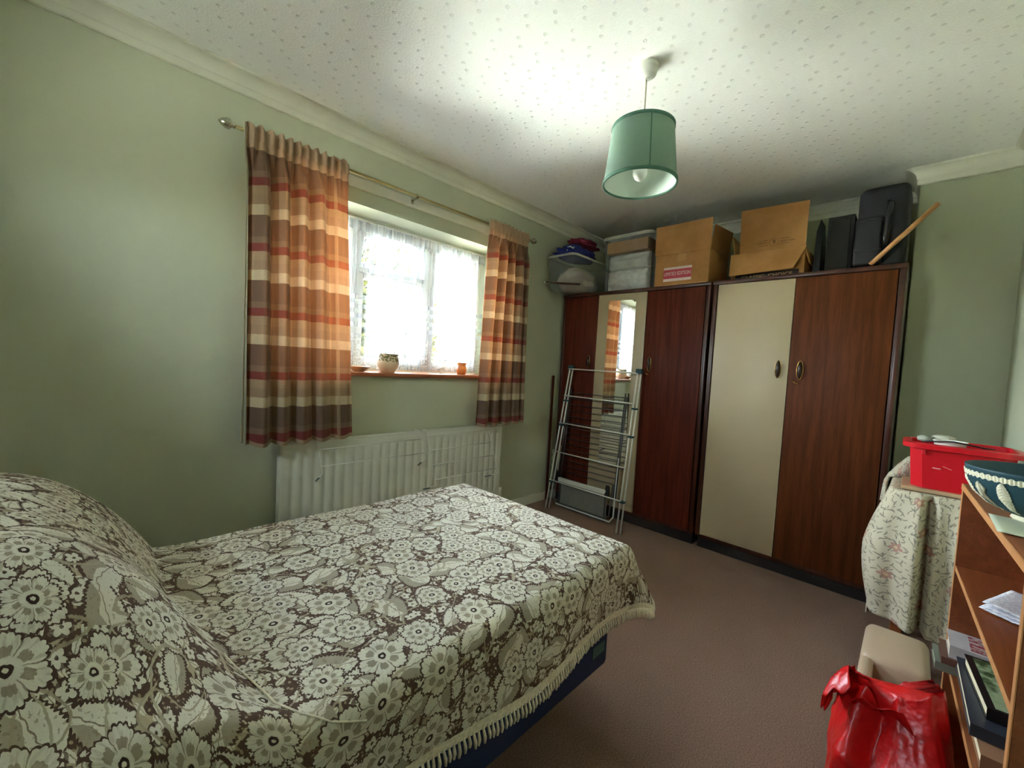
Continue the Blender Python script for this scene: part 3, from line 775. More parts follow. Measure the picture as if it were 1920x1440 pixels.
# large serrated leaves / tulips
def big_leaf(scale, off, prob, col, kx=3.4, ky=9.0):
    r, a, x, y, rc = cell(scale, off, .55)
    ser = mul(ab(g.m_('SINE', mul(x, 42))), .05)
    body = add(mul(mul(x, x), kx), mul(mul(add(ab(y), ser), add(ab(y), ser)), g.m_('MAXIMUM', add(ky, mul(x, 9)), 3.5)))
    on = lt(rc[1], prob)
    edge = mul(lt(body, 1.35), on); col = g.mix(edge, col, GROUND)
    m = mul(lt(body, 1.0), on)
    half = g.m_('GREATER_THAN', add(y, mul(g.m_('SINE', mul(x, 9)), .05)), .09)
    vn = lt(ab(sub(y, mul(g.m_('SINE', mul(x, 30)), .012))), .011)
    spots = lt(g.noise(g.comb(mul(x, 14), mul(y, 14), mul(rc[0], 30)), 1, 1), .36)
    lc = g.mix(mul(half, .7), PALE, TAN); lc = g.mix(mul(vn, .8), lc, srgb(120, 100, 80)); lc = g.mix(mul(spots, .5), lc, srgb(140, 124, 98))
    return g.mix(m, col, lc)
col = big_leaf(13.5, (2.2, 7.7, 0), .52, col)
col = big_leaf(12.0, (6.4, 3.3, 0), .42, col, 3.4, 6.5)
nv = g.noise(g.v_('ADD', uvw, (3, 8, 0)), 6.0, 0)
col = g.mix(mul(lt(ab(sub(nv, .5)), .0075), .9), col, srgb(176, 166, 142))
nv = g.noise(g.v_('ADD', uvw, (7, 1, 0)), 9.0, 0)
col = g.mix(mul(lt(ab(sub(nv, .47)), .010), .9), col, srgb(166, 154, 130))
# large open flowers
def flower(scale, off, prob, col, k, R=.34, amp=.09):
    r, a, x, y, rc = cell(scale, off, .45)
    on = lt(rc[1], prob)
    sc = ab(g.m_('SINE', mul(a, k/2)))
    notch = mul(ab(g.m_('SINE', mul(a, k*2.5))), .034)
    Rr = add(add(R, mul(sc, amp)), notch)
    col = g.mix(mul(lt(r, add(Rr, .035)), on), col, GROUND)
    pet = mul(lt(r, Rr), on)
    inner = mul(mul(lt(r, mul(Rr, .66)), g.m_('GREATER_THAN', sc, .55)), g.m_('GREATER_THAN', r, .15))
    sepm = mul(lt(sc, .10), g.m_('GREATER_THAN', r, .14))
    ctr = mul(lt(r, .07), g.m_('GREATER_THAN', r, .03)); ring = mul(lt(r, .13), g.m_('GREATER_THAN', r, .085))
    streak = g.step(g.noise(g.comb(mul(a, 9), mul(r, 5), mul(rc[0], 20)), 1, 2), .45, .7)
    pc = g.mix(mul(streak, .35), PALE, TAN); pc = g.mix(mul(inner, .75), pc, TAN); pc = g.mix(mul(sepm, .7), pc, srgb(120, 102, 82))
    pc = g.mix(ring, pc, PALE); pc = g.mix(ctr, pc, srgb(70, 54, 46))
    return g.mix(pet, col, pc)
col = flower(9.0, (.6, .9, 0), .60, col, 6, .31, .09)
col = flower(10.6, (9.4, 5.1, 0), .36, col, 8, .27, .08)
g.put(pb(m_spread).inputs['Base Color'], col)
cw = g.noise(uv, 420, 2); g.put(pb(m_spread).inputs['Normal'], g.bump(cw, .35, .002))

from mathutils import noise as mn
TOPZ = .583; EX1 = 1.250; EY0 = .660; EY1 = 1.498; EX0 = -.78; RR = .045; DROP = .240
def hbump(x, y):
    xs = .125+.17*max(0, 1.16-y)+.04*max(0, min(1, (.70-y)/.06))
    d = (xs-x)/.30
    if d <= 0: return .006*math.exp(d*9)
    d = min(1, d)
    k = min(1, max(0, (y-.60)/.34)); k = .30+.70*k*k*(3-2*k)
    return .006+.275*(1-(1-d)**2.1)*(1-.07*max(0, (y-1.2)/.3))*k
def spread_pt(s, t, lift=0):
    """s along the bed (x), t across (y, measured from the far hem toward the near hem)"""
    ex = max(0, s-EX1); x = min(s, EX1)
    y = t; ey = 0; sy = 0
    if t < EY0: ey = EY0-t; y = EY0; sy = -1
    elif t > EY1: ey = t-EY1; y = EY1; sy = 1
    top = TOPZ+hbump(x, y)
    e = math.hypot(ex, ey)
    wr = .004*mn.noise(Vector((s*3, t*3, 1)))+.002*mn.noise(Vector((s*9, t*7, 4)))
    edge = min(max(0, EX1-s), max(0, t-EY0), max(0, EY1-t))
    top += wr-.010*math.exp(-edge/.05)
    if e > 0:
        if e < RR*PI/2: hz = RR*math.sin(e/RR); dr = RR*(1-math.cos(e/RR))
        else: hz = RR; dr = RR+e-RR*PI/2
        hz *= .8
        q = max(0, e-.05)
        corner = min(ex, ey)/max(e, 1e-6)
        hz += q*.03 + corner*q*.25 + q*.10*math.sin(s*9+1)*(sy != 0) + q*.06*math.sin(t*15)*(ex > 0)
        # the drape over the pillows slopes outward less steeply
        ox, oy = ex/e, ey/e
        x += ox*hz; y += sy*oy*hz
        dr = dr*(1-.38*corner)
        z = top-dr
        hb = hbump(min(s, EX1), y)
        if hb > .02 and sy != 0:
            # over the pillow bulk the side falls further before the hem
            z = top-dr*(1+hb/DROP*.95)
    else: z = top
    return Vector((x, y, z+lift))
sp = thing('bedspread', 'brown and cream floral bedspread with a white fringe covering the single bed and pillows', 'bedspread', (.27, 1.06, TOPZ))
SX0, SX1 = EX0, EX1+DROP-.03; TY0, TY1 = EY0-DROP, EY1+DROP
NU, NV = 260, 200
PTS = [[spread_pt(SX0+(SX1-SX0)*i/NU, TY0+(TY1-TY0)*j/NV) for j in range(NV+1)] for i in range(NU+1)]
JC = int(NV*.62); UVS = {}
ul = [0]
for i in range(1, NU+1): ul.append(ul[-1]+(PTS[i][JC]-PTS[i-1][JC]).length)
for i in range(NU+1):
    acc = 0; UVS[i, JC] = (ul[i], 1)
    for j in range(JC+1, NV+1): acc += (PTS[i][j]-PTS[i][j-1]).length; UVS[i, j] = (ul[i], 1+acc)
    acc = 0
    for j in range(JC-1, -1, -1): acc += (PTS[i][j]-PTS[i][j+1]).length; UVS[i, j] = (ul[i], 1-acc)
b = BM(); grid(b, NU, NV, lambda u, v: PTS[round(u*NU)][round(v*NV)], lambda u, v: UVS[round(u*NU), round(v*NV)])
obj('cloth', b, m_spread, sp)
m_fringe = noisy('white_lace_fringe', srgb(232, 224, 202), .85, .12, 120, .5, 300)
b = BM()
rd = random.Random(5)
def hem(path, n, nrm):
    for k in range(n):
        p = path(k/n); p2 = path((k+.55)/n)
        L = .026+.006*rd.random(); d = Vector(nrm)*.004
        j = Vector((rd.uniform(-.003, .003), rd.uniform(-.002, .002), 0))
        tube(b, [p+d+Vector((0, 0, .004)), (p+p2)/2+d*1.5+j*.5+Vector((0, 0, -L*.55)), (p+p2)/2+d*1.2+j+Vector((0, 0, -L))], [.0026, .0042, .0028], 5)
hem(lambda f: spread_pt(SX0+(SX1-SX0)*f, TY0), 190, (0, -1, 0))
hem(lambda f: spread_pt(SX1, TY0+(TY1-TY0)*f), 110, (1, 0, 0))
tag(obj('tassels', b, m_fringe, sp, smooth=True), kind='stuff')
b = BM(); NN = 300
def fb(u, v): p = spread_pt(SX0+(SX1-SX0)*u, TY0+.022*(1-v)); return p+Vector((0, -.0035-.001*math.sin(u*900), 0))
grid(b, NN, 3, fb)
def fb2(u, v): p = spread_pt(SX1-.022*(1-v), TY0+(TY1-TY0)*u); return p+Vector((.0035, 0, 0))
grid(b, 160, 3, fb2)
o = obj('lace_edging', b, m_fringe, sp); o['label'] = 'white lace border along the hem'
# folded-back cord edge at the pillow end
pts = []
key_ = [(.160, .86), (.180, .783), (.200, .70), (.225, .655), (.262, .62), (.32, .59)]
for k in range(41):
    f = k/40*(len(key_)-1); i = min(int(f), len(key_)-2); f -= i
    p = spread_pt(key_[i][0]*(1-f)+key_[i+1][0]*f+.012, key_[i][1]*(1-f)+key_[i+1][1]*f); pts.append(p+Vector((0, -.001, .0025)))
b = BM(); tube(b, pts, .0016, 6); o = obj('pillow_seam', b, m_fringe, sp, smooth=True); o['label'] = 'pale corded seam beside the pillow bulge'

# =================================================================== WINDOWSILL OBJECTS
m_terra = noisy('warm_ceramic', srgb(214, 176, 138), .4, .06, 30)
SZ = WZ0
b = BM(); lathe(b, [(.030, 0), (.032, .004), (.062, .026), (.066, .030), (.063, .031), (.028, .008), (.001, .006)], (0, 0, 0), 40, True, True)
tag(obj('dish', b, m_terra, smooth=True, loc=None), 'small shallow ceramic dish on the windowsill beside the wide left curtain', 'dish').location = (1.085, 2.30, SZ)
m_pot = newmat('cream_glazed_pot', srgb(226, 204, 172), .3); g = G(m_pot); P_o = g.obj(); zz = g.sep(P_o)[2]; av = g.m_('ARCTAN2', g.sep(P_o)[1], g.sep(P_o)[0])
lv = g.vor(g.comb(mul(av, .055), zz), 75, .9)
leafy = mul(g.m_('LESS_THAN', lv.outputs['Distance'], .46), g.m_('GREATER_THAN', add(zz, mul(g.noise(P_o, 40, 1), .03)), .082))
g.put(pb(m_pot).inputs['Base Color'], g.mix(leafy, srgb(226, 206, 176), srgb(120, 118, 70)))
def mk_pot():
    bm = BM(); lathe(bm, [(.036, 0), (.040, .004), (.060, .035), (.066, .062), (.060, .092), (.056, .102), (.062, .110), (.060, .113), (.052, .104), (.055, .09), (.060, .062), (.03, .01), (.001, .008)], (0, 0, 0), 48, True, True); return bm
pot = tag(obj('plant_pot', mk_pot(), m_pot, smooth=True), 'round cream pot with painted green leaves round the rim, on the windowsill', 'pot'); pot.location = (1.262, 2.29, SZ)
m_amber = noisy('amber_glaze', srgb(206, 120, 52), .3, .15, 40)
b = BM(); lathe(b, [(.026, 0), (.030, .004), (.036, .03), (.034, .052), (.028, .062), (.034, .078), (.036, .084), (.030, .084), (.024, .062), (.028, .03), (.001, .01)], (0, 0, 0), 32, True, True)
o = tag(obj('amber_jar', b, m_amber, smooth=True), 'small amber glazed jar at the right end of the windowsill, by the narrow curtain', 'jar'); o.location = (1.83, 2.29, SZ)
m_bird = newmat('pale_glass_bird', srgb(222, 214, 200), .15)
b = BM(); box(b, (-.022, -.012, 0), (.030, .012, .006), .002)
tube(b, [(0, 0, .005), (.004, 0, .030)], .0035, 8)
tube(b, [(-.022, 0, .030), (-.004, 0, .036), (.012, 0, .040), (.020, 0, .054), (.019, 0, .072), (.028, 0, .090), (.036, 0, .094), (.050, 0, .088)], [.003, .011, .012, .006, .004, .005, .005, .0012], 12)
o = tag(obj('bird_figurine', b, m_bird, smooth=True), 'little long-necked bird figurine on the windowsill between the pot and the amber jar', 'figurine'); o.location = (1.655, 2.29, SZ)

# =================================================================== ON TOP OF THE WARDROBES
TZ = 1.7725
m_card = newmat('corrugated_cardboard', srgb(176, 128, 76), .8, spec=.2); g = G(m_card); P_o = g.obj()
f = g.noise(P_o, 6, 4, .6); f2 = g.noise(g.v_('MULTIPLY', P_o, (1, 40, 400)), 1, 1)
c = g.mix(g.step(f, .3, .7), srgb(166, 118, 66), srgb(184, 136, 82)); g.put(pb(m_card).inputs['Base Color'], g.mix(mul(f2, .12), c, srgb(120, 84, 48)))
def flap(poly3, th, parent, mat=None, nm='flap'):
    """thin slab from a planar 3D polygon"""
    pts = [Vector(p) for p in poly3]; n = (pts[1]-pts[0]).cross(pts[2]-pts[0]).normalized()*th/2
    bm = BM(); A = [bm.verts.new(p-n) for p in pts]; B = [bm.verts.new(p+n) for p in pts]; k = len(pts)
    for i in range(k): bm.faces.new((A[i], A[(i+1) % k], B[(i+1) % k], B[i]))
    bm.faces.new(A[::-1]); bm.faces.new(B)
    return obj(nm, bm, mat or m_card, parent)
def carton(parent, x0, x1, y0, y1, z0, z1, th=.005):
    bm = BM()
    box(bm, (x0, y0, z0), (x0+th, y1, z1)); box(bm, (x1-th, y0, z0), (x1, y1, z1))
    box(bm, (x0+th, y0, z0), (x1-th, y0+th, z1)); box(bm, (x0+th, y1-th, z0), (x1-th, y1, z1)); box(bm, (x0+th, y0+th, z0), (x1-th, y1-th, z0+th))
    return obj('box_body', bm, m_card, parent)
YZ = Matrix(((0, 0, -1, 0), (-1, 0, 0, 0), (0, 1, 0, 0), (0, 0, 0, 1)))  # text facing -x, reading toward -y
# limited edition carton
t = thing('cardboard_box', 'cardboard carton with a red LIMITED EDITION label and its lid flap standing up', 'box', (3.05, 1.22, TZ))
X0 = 2.875
carton(t, X0, 3.235, 1.035, 1.410, TZ, 2.005)
fl = flap([(X0-.0035, 1.416, 1.996), (X0-.0035, 1.030, 1.996), (X0-.010, 1.028, 2.200), (X0-.010, 1.416, 2.200)], .005, t)
flap([(X0, 1.035, 2.005), (3.235, 1.035, 2.005), (3.235, 1.015, 2.19), (X0+.02, 1.02, 2.16)], .005, t)
flap([(3.235, 1.035, 2.005), (3.235, 1.41, 2.005), (3.25, 1.41, 2.15), (3.25, 1.035, 2.15)], .005, t)
m_tape = newmat('packing_tape', srgb(196, 150, 96), .25)
b = BM(); box(b, (X0-.0012, 1.19, 1.94), (X0-.0002, 1.25, 2.004)); box(b, (X0-.0012, 1.05, TZ+.001), (X0-.0002, 1.38, TZ+.012)); obj('packing_tape', b, m_tape, t)
m_lr = newmat('label_red', srgb(186, 62, 78), .5); m_lw = newmat('label_white', srgb(226, 206, 200), .5)
b = BM(); box(b, (X0-.0016, 1.148, 1.806), (X0-.0003, 1.345, 1.905)); lb = obj('printed_label', b, m_lw, t); lb['label'] = 'red and white LIMITED EDITION label'
b = BM(); box(b, (X0-.0024, 1.148, 1.825), (X0-.0017, 1.345, 1.888)); rb = obj('red_panel', b, m_lr, lb); rb.location = (0, 0, 0)
tx = text_mesh('LIMITED EDITION', .036, m_lw, 'lettering', lb, Matrix.Translation((X0-.0030, 1.2465, 1.857)) @ YZ @ Matrix.Diagonal((.66, 1, 1, 1)))
tx.location = (0, 0, 0)
# wine carton
t = thing('cardboard_box', 'open cardboard carton printed with a 9 in a circle, front flap folded down', 'box', (3.05, .7, TZ))
X0 = 2.935
carton(t, X0, 3.22, .516, .914, TZ, 1.945)
flap([(X0-.004, .921, 1.947), (X0-.004, .509, 1.947), (X0-.020, .524, 1.905), (X0-.058, .560, 1.812), (X0-.064, .905, 1.798)], .005, t)
fb_ = flap([(X0+.03, .878, 1.90), (X0+.03, .523, 1.90), (X0+.045, .523, 2.228), (X0+.045, .892, 2.240)], .005, t)
flap([(X0, .900, 1.945), (3.22, .900, 1.945), (3.22, .935, 2.07), (X0+.02, .925, 2.075)], .005, t)
flap([(X0, .520, 1.945), (3.22, .520, 1.945), (3.22, .497, 1.86), (X0+.02, .495, 1.85)], .005, t)
m_ink = newmat('brown_print', srgb(84, 52, 28), .7)
XT = X0+.031
th = math.atan2(.015, .315)
MT = lambda y, z: Matrix.Translation((X0+.03+(z-1.90)*.0476-.0040, y, z)) @ YZ
text_mesh('9', .038, m_ink, 'lettering', fb_, MT(.690, 2.005)).location = (0, 0, 0)
text_mesh('CARBON', .0145, m_ink, 'lettering', fb_, MT(.757, 2.006)).location = (0, 0, 0)
text_mesh('SELECTION', .0145, m_ink, 'lettering', fb_, MT(.618, 2.004)).location = (0, 0, 0)
b = BM(); xx = X0+.03+(2.005-1.90)*.0476-.0032
tube(b, [(xx, .690+.024*math.sin(a), 2.005+.024*math.cos(a)) for a in [2*PI*k/32 for k in range(32)]], .0010, 5, close=True)
obj('printed_circle', b, m_ink, fb_); b = BM()
for ya_, yb_ in ((.722, .775), (.605, .658)):
    for dz in (-.016, .016): box(b, (xx-.0008, ya_, 2.0045+dz), (xx+.0004, yb_, 2.0065+dz))
obj('printed_rules', b, m_ink, fb_).location = (0, 0, 0)
b = BM(); box(b, (X0-.0015, .54, TZ+.004), (X0-.0003, .885, TZ+.045)); o = obj('dark_print_band', b, newmat('dark_print', srgb(44, 28, 20), .6), t)
text_mesh('CLASSIC  CHOICE', .030, newmat('gold_print', srgb(186, 140, 80), .5), 'lettering', o, Matrix.Translation((X0-.003, .71, TZ+.021)) @ YZ @ Matrix.Diagonal((1.15, 1, 1, 1)))

# translucent tubs
def tub_mat(name, tint, dens):
    m = bpy.data.materials.new(name); m.use_nodes = True; g = G(m); P = g.n['Principled BSDF']
    P.inputs['Base Color'].default_value = tint; P.inputs['Roughness'].default_value = .25
    tr = g.node('ShaderNodeBsdfTransparent'); tr.inputs[0].default_value = (.95, .96, .96, 1); mx = g.node('ShaderNodeMixShader'); mx.inputs[0].default_value = dens
    g.l.new(tr.outputs[0], mx.inputs[1]); g.l.new(P.outputs[0], mx.inputs[2]); g.l.new(mx.outputs[0], g.n['Material Output'].inputs[0]); return m
m_tub = tub_mat('clear_plastic', srgb(176, 184, 184), .20)
m_tubrim = newmat('pale_plastic_rim', srgb(168, 166, 150), .35)
def rrect(x0, x1, y0, y1, r, n=6):
    out = []
    for cx, cy, a0 in ((x1-r, y1-r, 0), (x0+r, y1-r, PI/2), (x0+r, y0+r, PI), (x1-r, y0+r, 1.5*PI)):
        for k in range(n+1):
            a = a0+PI/2*k/n; out.append((cx+r*math.cos(a), cy+r*math.sin(a)))
    return out
def tub_shell(bm, x0, x1, y0, y1, z0, z1, taper, r=.03, floor=True):
    R = []
    for f in (0, .06, .5, 1):
        t_ = taper*(1-f)+ (.012 if f == 0 else 0); z = z0+(z1-z0)*f
        R.append([bm.verts.new((p[0], p[1], z)) for p in rrect(x0+t_, x1-t_, y0+t_, y1-t_, r)])
    for A, B in zip(R, R[1:]):
        n = len(A)
        for k in range(n): bm.faces.new((A[k], A[(k+1) % n], B[(k+1) % n], B[k]))
    if floor: bm.faces.new(R[0][::-1])
def rim(bm, x0, x1, y0, y1, z, w, h, r=.035):
    A = rrect(x0-w, x1+w, y0-w, y1+w, r+w); Bq = rrect(x0-.002, x1+.002, y0-.002, y1+.002, r)
    n = len(A); rings = []
    for poly, zz in ((Bq, z), (A, z), (A, z-h), ([((p[0]*.7+q[0]*.3), (p[1]*.7+q[1]*.3)) for p, q in zip(A, Bq)], z-h)):
        rings.append([bm.verts.new((p[0], p[1], zz)) for p in poly])
    for A_, B_ in zip(rings, rings[1:]):
        for k in range(n): bm.faces.new((A_[k], A_[(k+1) % n], B_[(k+1) % n], B_[k]))
m_cloth_w = noisy('pale_grey_bedding', srgb(214, 216, 210), .85, .08, 14, .4, 30)
m_pinkish = noisy('pinkish_bedding', srgb(176, 164, 152), .85, .05, 10, .3, 25)
# left tub, overhanging
t = thing('storage_tub', 'clear storage tub of bedding overhanging the wardrobe top beside the window wall', 'storage tub', (2.9, 2.03, TZ))
ty0, ty1, tx0, tx1 = 1.935, 2.205, 2.585, 3.18
b = BM(); tub_shell(b, tx0, tx1, ty0, ty1, TZ+.002, 2.035, .02); obj('tub_body', b, m_tub, t, auto=40)
b = BM(); rim(b, tx0, tx1, ty0, ty1-.012, 2.038, .014, .016); obj('rim', b, m_tubrim, t, auto=40)
b = BM(); blob(b, (2.84, 2.062, TZ+.085), (.225, .118, .118), 4, .10, 4, 4, TZ+.008); tag(obj('folded_bedding', b, m_pinkish, smooth=True), 'pale folded bedding inside the clear tub by the window wall', 'bedding')
b = BM(); tube(b, [(2.568, 2.185, TZ+.060), (2.568, 1.85, TZ+.012)], .008, 10); w_ = obj('pole', b, m_frame, smooth=True)
tag(w_, 'dark wooden stick with a white tip lying across the front of the overhanging tub', 'stick')
b = BM(); tube(b, [(2.568, 2.186, TZ+.0602), (2.568, 2.200, TZ+.062)], .010, 10); obj('white_tip', b, m_white, w_, smooth=True)
m_bl = noisy('royal_blue_cloth', srgb(34, 44, 118), .8, .15, 20, .4, 60); m_rd = noisy('dark_red_cloth', srgb(112, 22, 44), .8, .15, 20, .4, 60)
t = thing('blanket', 'blue fleece blanket heaped on the overhanging tub', 'blanket', (2.8, 2.08, 2.04))
b = BM(); blob(b, (2.77, 2.055, 2.062), (.20, .118, .075), 9, .30, 6, 4, 2.041); obj('blanket_heap', b, m_bl, t, smooth=True)
b = BM(); tube(b, [(2.60, 2.02, 2.06), (2.585, 2.00, 2.09), (2.60, 1.985, 2.095), (2.61, 1.965, 2.08), (2.60, 1.95, 2.085)], .004, 6); obj('drawstring', b, m_white, t, smooth=True)
b = BM(); blob(b, (2.84, 2.04, 2.165), (.15, .095, .045), 12, .3, 6, 4, 2.150); tag(obj('folded_garment', b, m_rd, smooth=True), 'dark red garment lying on the blue blanket', 'garment')
# tall tub
t = thing('storage_tub', 'tall clear storage tub packed with white bedding next to the LIMITED EDITION carton', 'storage tub', (3.05, 1.66, TZ))
ty0, ty1, tx0, tx1 = 1.472, 1.868, 2.885, 3.23
b = BM(); tub_shell(b, tx0, tx1, ty0, ty1, TZ+.002, 2.19, .012); obj('tub_body', b, m_tub, t, auto=40)
b = BM(); rim(b, tx0, tx1, ty0, ty1, 2.205, .016, .024); obj('rim', b, m_tubrim, t, auto=40)
m_wpl = noisy('crinkled_white_plastic', srgb(224, 226, 222), .3, .12, 26, .9, 40)
b = BM()
def stuffed(bm, x, ya, yb, za, zb, seed, dep=.14):
    def fn(u, v):
        e = math.sin(PI*u)**.25*math.sin(PI*v)**.3
        return (x+dep*.5-dep*.5*e+.010*mn.noise(Vector((u*5, v*5, seed)))+.005*mn.noise(Vector((u*15, v*11, seed))), ya+(yb-ya)*u, za+(zb-za)*v)
    grid(bm, 40, 24, fn)
    def fb(u, v): p = fn(u, v); return (x+dep+(dep-(p[0]-x)) if False else x+dep, p[1], p[2])
    grid(bm, 8, 8, lambda u, v: (x+dep, ya+(yb-ya)*u, za+(zb-za)*v))
    bmesh.ops.remove_doubles(bm, verts=bm.verts[:], dist=1e-4)
X1 = 2.905
b = BM(); stuffed(b, X1, 1.495, 1.848, TZ+.006, 1.955, 3); tag(obj('wrapped_duvet', b, m_wpl, smooth=True), 'shiny plastic-wrapped bedding at the bottom of the tall tub', 'bedding')
b = BM(); stuffed(b, X1, 1.495, 1.848, 1.955, 2.075, 8); tag(obj('folded_sheet', b, m_cloth_w, smooth=True), 'white folded bedding in the middle of the tall tub', 'bedding')
b = BM(); box(b, (X1+.006, 1.50, 2.082), (X1+.13, 1.85, 2.172), .004); tag(obj('cardboard_sheet', b, m_card), 'piece of brown cardboard at the top of the tall tub', 'cardboard')

# black things
m_bag = noisy('black_nylon', srgb(10, 11, 15), .55, .2, 30, .4, 60)
m_dark = noisy('charcoal_cover', srgb(24, 24, 20), .7, .1, 20)
b = BM(); box(b, (3.02, .308, TZ), (3.21, .432, 2.115), .006, rot=(0, 0, 0)); sp_ = tag(obj('speaker', b, m_dark, auto=40), 'dark upright box standing left of the black bag on the wardrobe', 'box')
b = BM(); box(b, (3.012, .326, 1.80), (3.021, .414, 2.09), .003); obj('grille_cloth', b, noisy('grille', srgb(42, 40, 34), .9, .1, 80), sp_)
b = BM(); prism(b, [(.455, TZ), (.492, TZ), (.485, 2.05), (.468, 2.12), (.458, 2.0)], 'x', 3.03, 3.20); tag(obj('black_case', b, m_bag), 'thin black case between the open carton and the dark upright box', 'case')
t = thing('travel_bag', 'large black travel bag standing at the right end of the wardrobe top', 'bag', (3.0, .17, TZ))
b = BM(); box(b, (2.935, .082, TZ), (3.205, .292, 2.215), .035, 4)
bmesh.ops.subdivide_edges(b, edges=[e for e in b.edges if e.calc_length() > .1], cuts=6, use_grid_fill=True)
for v in b.verts:
    k = mn.noise(v.co*6); v.co += Vector((k*.012, k*.006, 0)) if v.co.z > TZ+.01 else Vector((0, 0, 0))
bag = obj('bag_body', b, m_bag, t, smooth=True)
b = BM(); box(b, (2.905, .175, 1.79), (2.945, .297, 2.05), .018, 3); obj('front_pocket', b, m_bag, t, auto=50)
b = BM(); tube(b, [(2.93, .165, 2.12), (2.905, .155, 2.10), (2.893, .16, 2.03), (2.893, .165, 1.93), (2.915, .17, 1.86)], [.010, .014, .016, .014, .009], 10); obj('strap', b, newmat('glossy_black_strap', srgb(28, 30, 36), .22), t, smooth=True)
b = BM(); tube(b, [(2.903, .18, 2.02), (2.902, .23, 2.03), (2.903, .29, 2.02)], .0025, 6); tube(b, [(2.903, .18, 1.87), (2.902, .23, 1.865), (2.903, .29, 1.87)], .0025, 6); obj('zip', b, m_blk, t)
b = BM(); tube(b, [(2.868, .214, TZ+.012), (2.868, -.018, 2.049)], .0115, 12); o = obj('walking_stick', b, wood('pale_oak', srgb(176, 122, 72), srgb(198, 146, 92), .5, 'y'), smooth=True)
tag(o, 'bare wooden stick leaning out over the right end of the wardrobe', 'stick')

# =================================================================== BOOKCASE
BA = math.radians(2.15)
BN = Vector((1.01, -.146, 0)); BU = Vector((math.cos(BA), math.sin(BA), 0)); BW = Vector((math.sin(BA), -math.cos(BA), 0))
def bk(a, b_, z): return BN+BU*a+BW*b_+Vector((0, 0, z))
def toB(bm):
    for v in bm.verts: v.co = bk(v.co.x, v.co.y, v.co.z)
m_teak = wood('orange_brown_veneer', srgb(120, 62, 28), srgb(142, 78, 38), .45, 'x')
m_teake = noisy('light_wood_edging', srgb(186, 128, 78), .5, .08, 20)
LB, DB = .735, .178
t = thing('bookcase', 'low orange-brown veneered bookcase with open shelves against the right wall', 'bookcase', tuple(bk(LB/2, DB/2, 0)))
def bkpart(nm, lo, hi, edge=None):
    b = BM(); box(b, lo, hi, .0008); toB(b); o = obj(nm, b, m_teak, t)
    if edge:
        b = BM(); box(b, *edge, .0008); toB(b); e = obj('edging', b, m_teake, o); e['label'] = 'pale wood front edge'
    return o
for a0 in (0, LB-.016): bkpart('side_panel', (a0, .0015, 0), (a0+.016, DB, .868), ((a0, -.001, 0), (a0+.016, .0012, .868)))
bkpart('top_board', (-.004, .0015, .869), (LB+.004, DB, .885), ((-.004, -.002, .869), (LB+.004, .0012, .885)))
for z in (.652, .390, .105): bkpart('shelf', (.0165, .0025, z-.015), (LB-.0165, DB-.006, z), ((.0165, .0005, z-.015), (LB-.0165, .0022, z)))
bkpart('back_panel', (.0165, DB-.005, .0), (LB-.0165, DB, .868))

# books -------------------------------------------------------------
m_page = noisy('book_pages', srgb(226, 212, 178), .9, .06, 200)
def book(label, a0, a1, b0, b1, z0, th, cov, ang=0, group=None, cover_extra=None, spine='b1', pages=m_page):
    ca, cb = (a0+a1)/2, (b0+b1)/2
    R = Matrix.Rotation(ang, 3, 'Z')
    def tf(bm):
        for v in bm.verts: q = R @ (v.co-Vector((ca, cb, 0))); v.co = bk(q.x+ca, q.y+cb, v.co.z)
    t = thing('book', label, 'book', tuple(bk(ca, cb, z0)), group)
    c = .0022; bm = BM()
    box(bm, (a0, b0, z0), (a1, b1, z0+c)); box(bm, (a0, b0, z0+th-c), (a1, b1, z0+th))
    if spine == 'a0': box(bm, (a0, b0, z0+c), (a0+c, b1, z0+th-c))
    else: box(bm, (a0, b1-c, z0+c), (a1, b1, z0+th-c))
    tf(bm); co = obj('cover', bm, cov, t)
    bm = BM(); i = .003
    if spine == 'a0': box(bm, (a0+c+.0003, b0+i, z0+c), (a1-i, b1-i, z0+th-c))
    else: box(bm, (a0+i, b0+i, z0+c), (a1-i, b1-c-.0003, z0+th-c))
    tf(bm); obj('pages', bm, pages, t)
    if cover_extra:
        for (x0, x1, y0, y1, mt, nm) in cover_extra:
            bm = BM(); box(bm, (x0, y0, z0+th+.0001), (x1, y1, z0+th+.0006)); tf(bm); obj(nm, bm, mt, co)
    return t
m_bkw = noisy('pale_grey_cover', srgb(188, 184, 184), .5, .06, 30)
m_bkred = newmat('red_lettered_panel', srgb(150, 52, 56), .5); g = G(m_bkred); q = g.obj()
ltr = g.noise(g.v_('MULTIPLY', q, (150, 60, 1)), 1, 2); g.put(pb(m_bkred).inputs['Base Color'], g.mix(g.m_('GREATER_THAN', ltr, .52), srgb(150, 48, 54), srgb(196, 190, 188)))
m_bkpic = newmat('green_foliage_cover', srgb(120, 140, 90), .4); g = G(m_bkpic); q = g.obj()
f = g.noise(q, 26, 4, .6); g.put(pb(m_bkpic).inputs['Base Color'], g.mix(g.step(f, .4, .6), srgb(52, 74, 40), g.mix(g.noise(q, 60, 2), srgb(120, 150, 84), srgb(196, 206, 180))))
m_bkblk = newmat('black_cover', srgb(30, 26, 26), .4); m_bknavy = newmat('dark_slate_cover', srgb(48, 54, 64), .4); m_bkbr = newmat('brown_cover', srgb(92, 62, 50), .6)
m_bktan = newmat('tan_cover', srgb(150, 112, 82), .6); m_bkgrey = newmat('grey_green_cover', srgb(112, 120, 108), .5)
SZ0 = .3905
G1 = 'books piled flat on the low shelf'
book('tan hardback at the bottom of the nearer pile, under the dark slate book', .25, .52, .012, .15, SZ0, .030, m_bktan, 0, G1, None, 'a0')
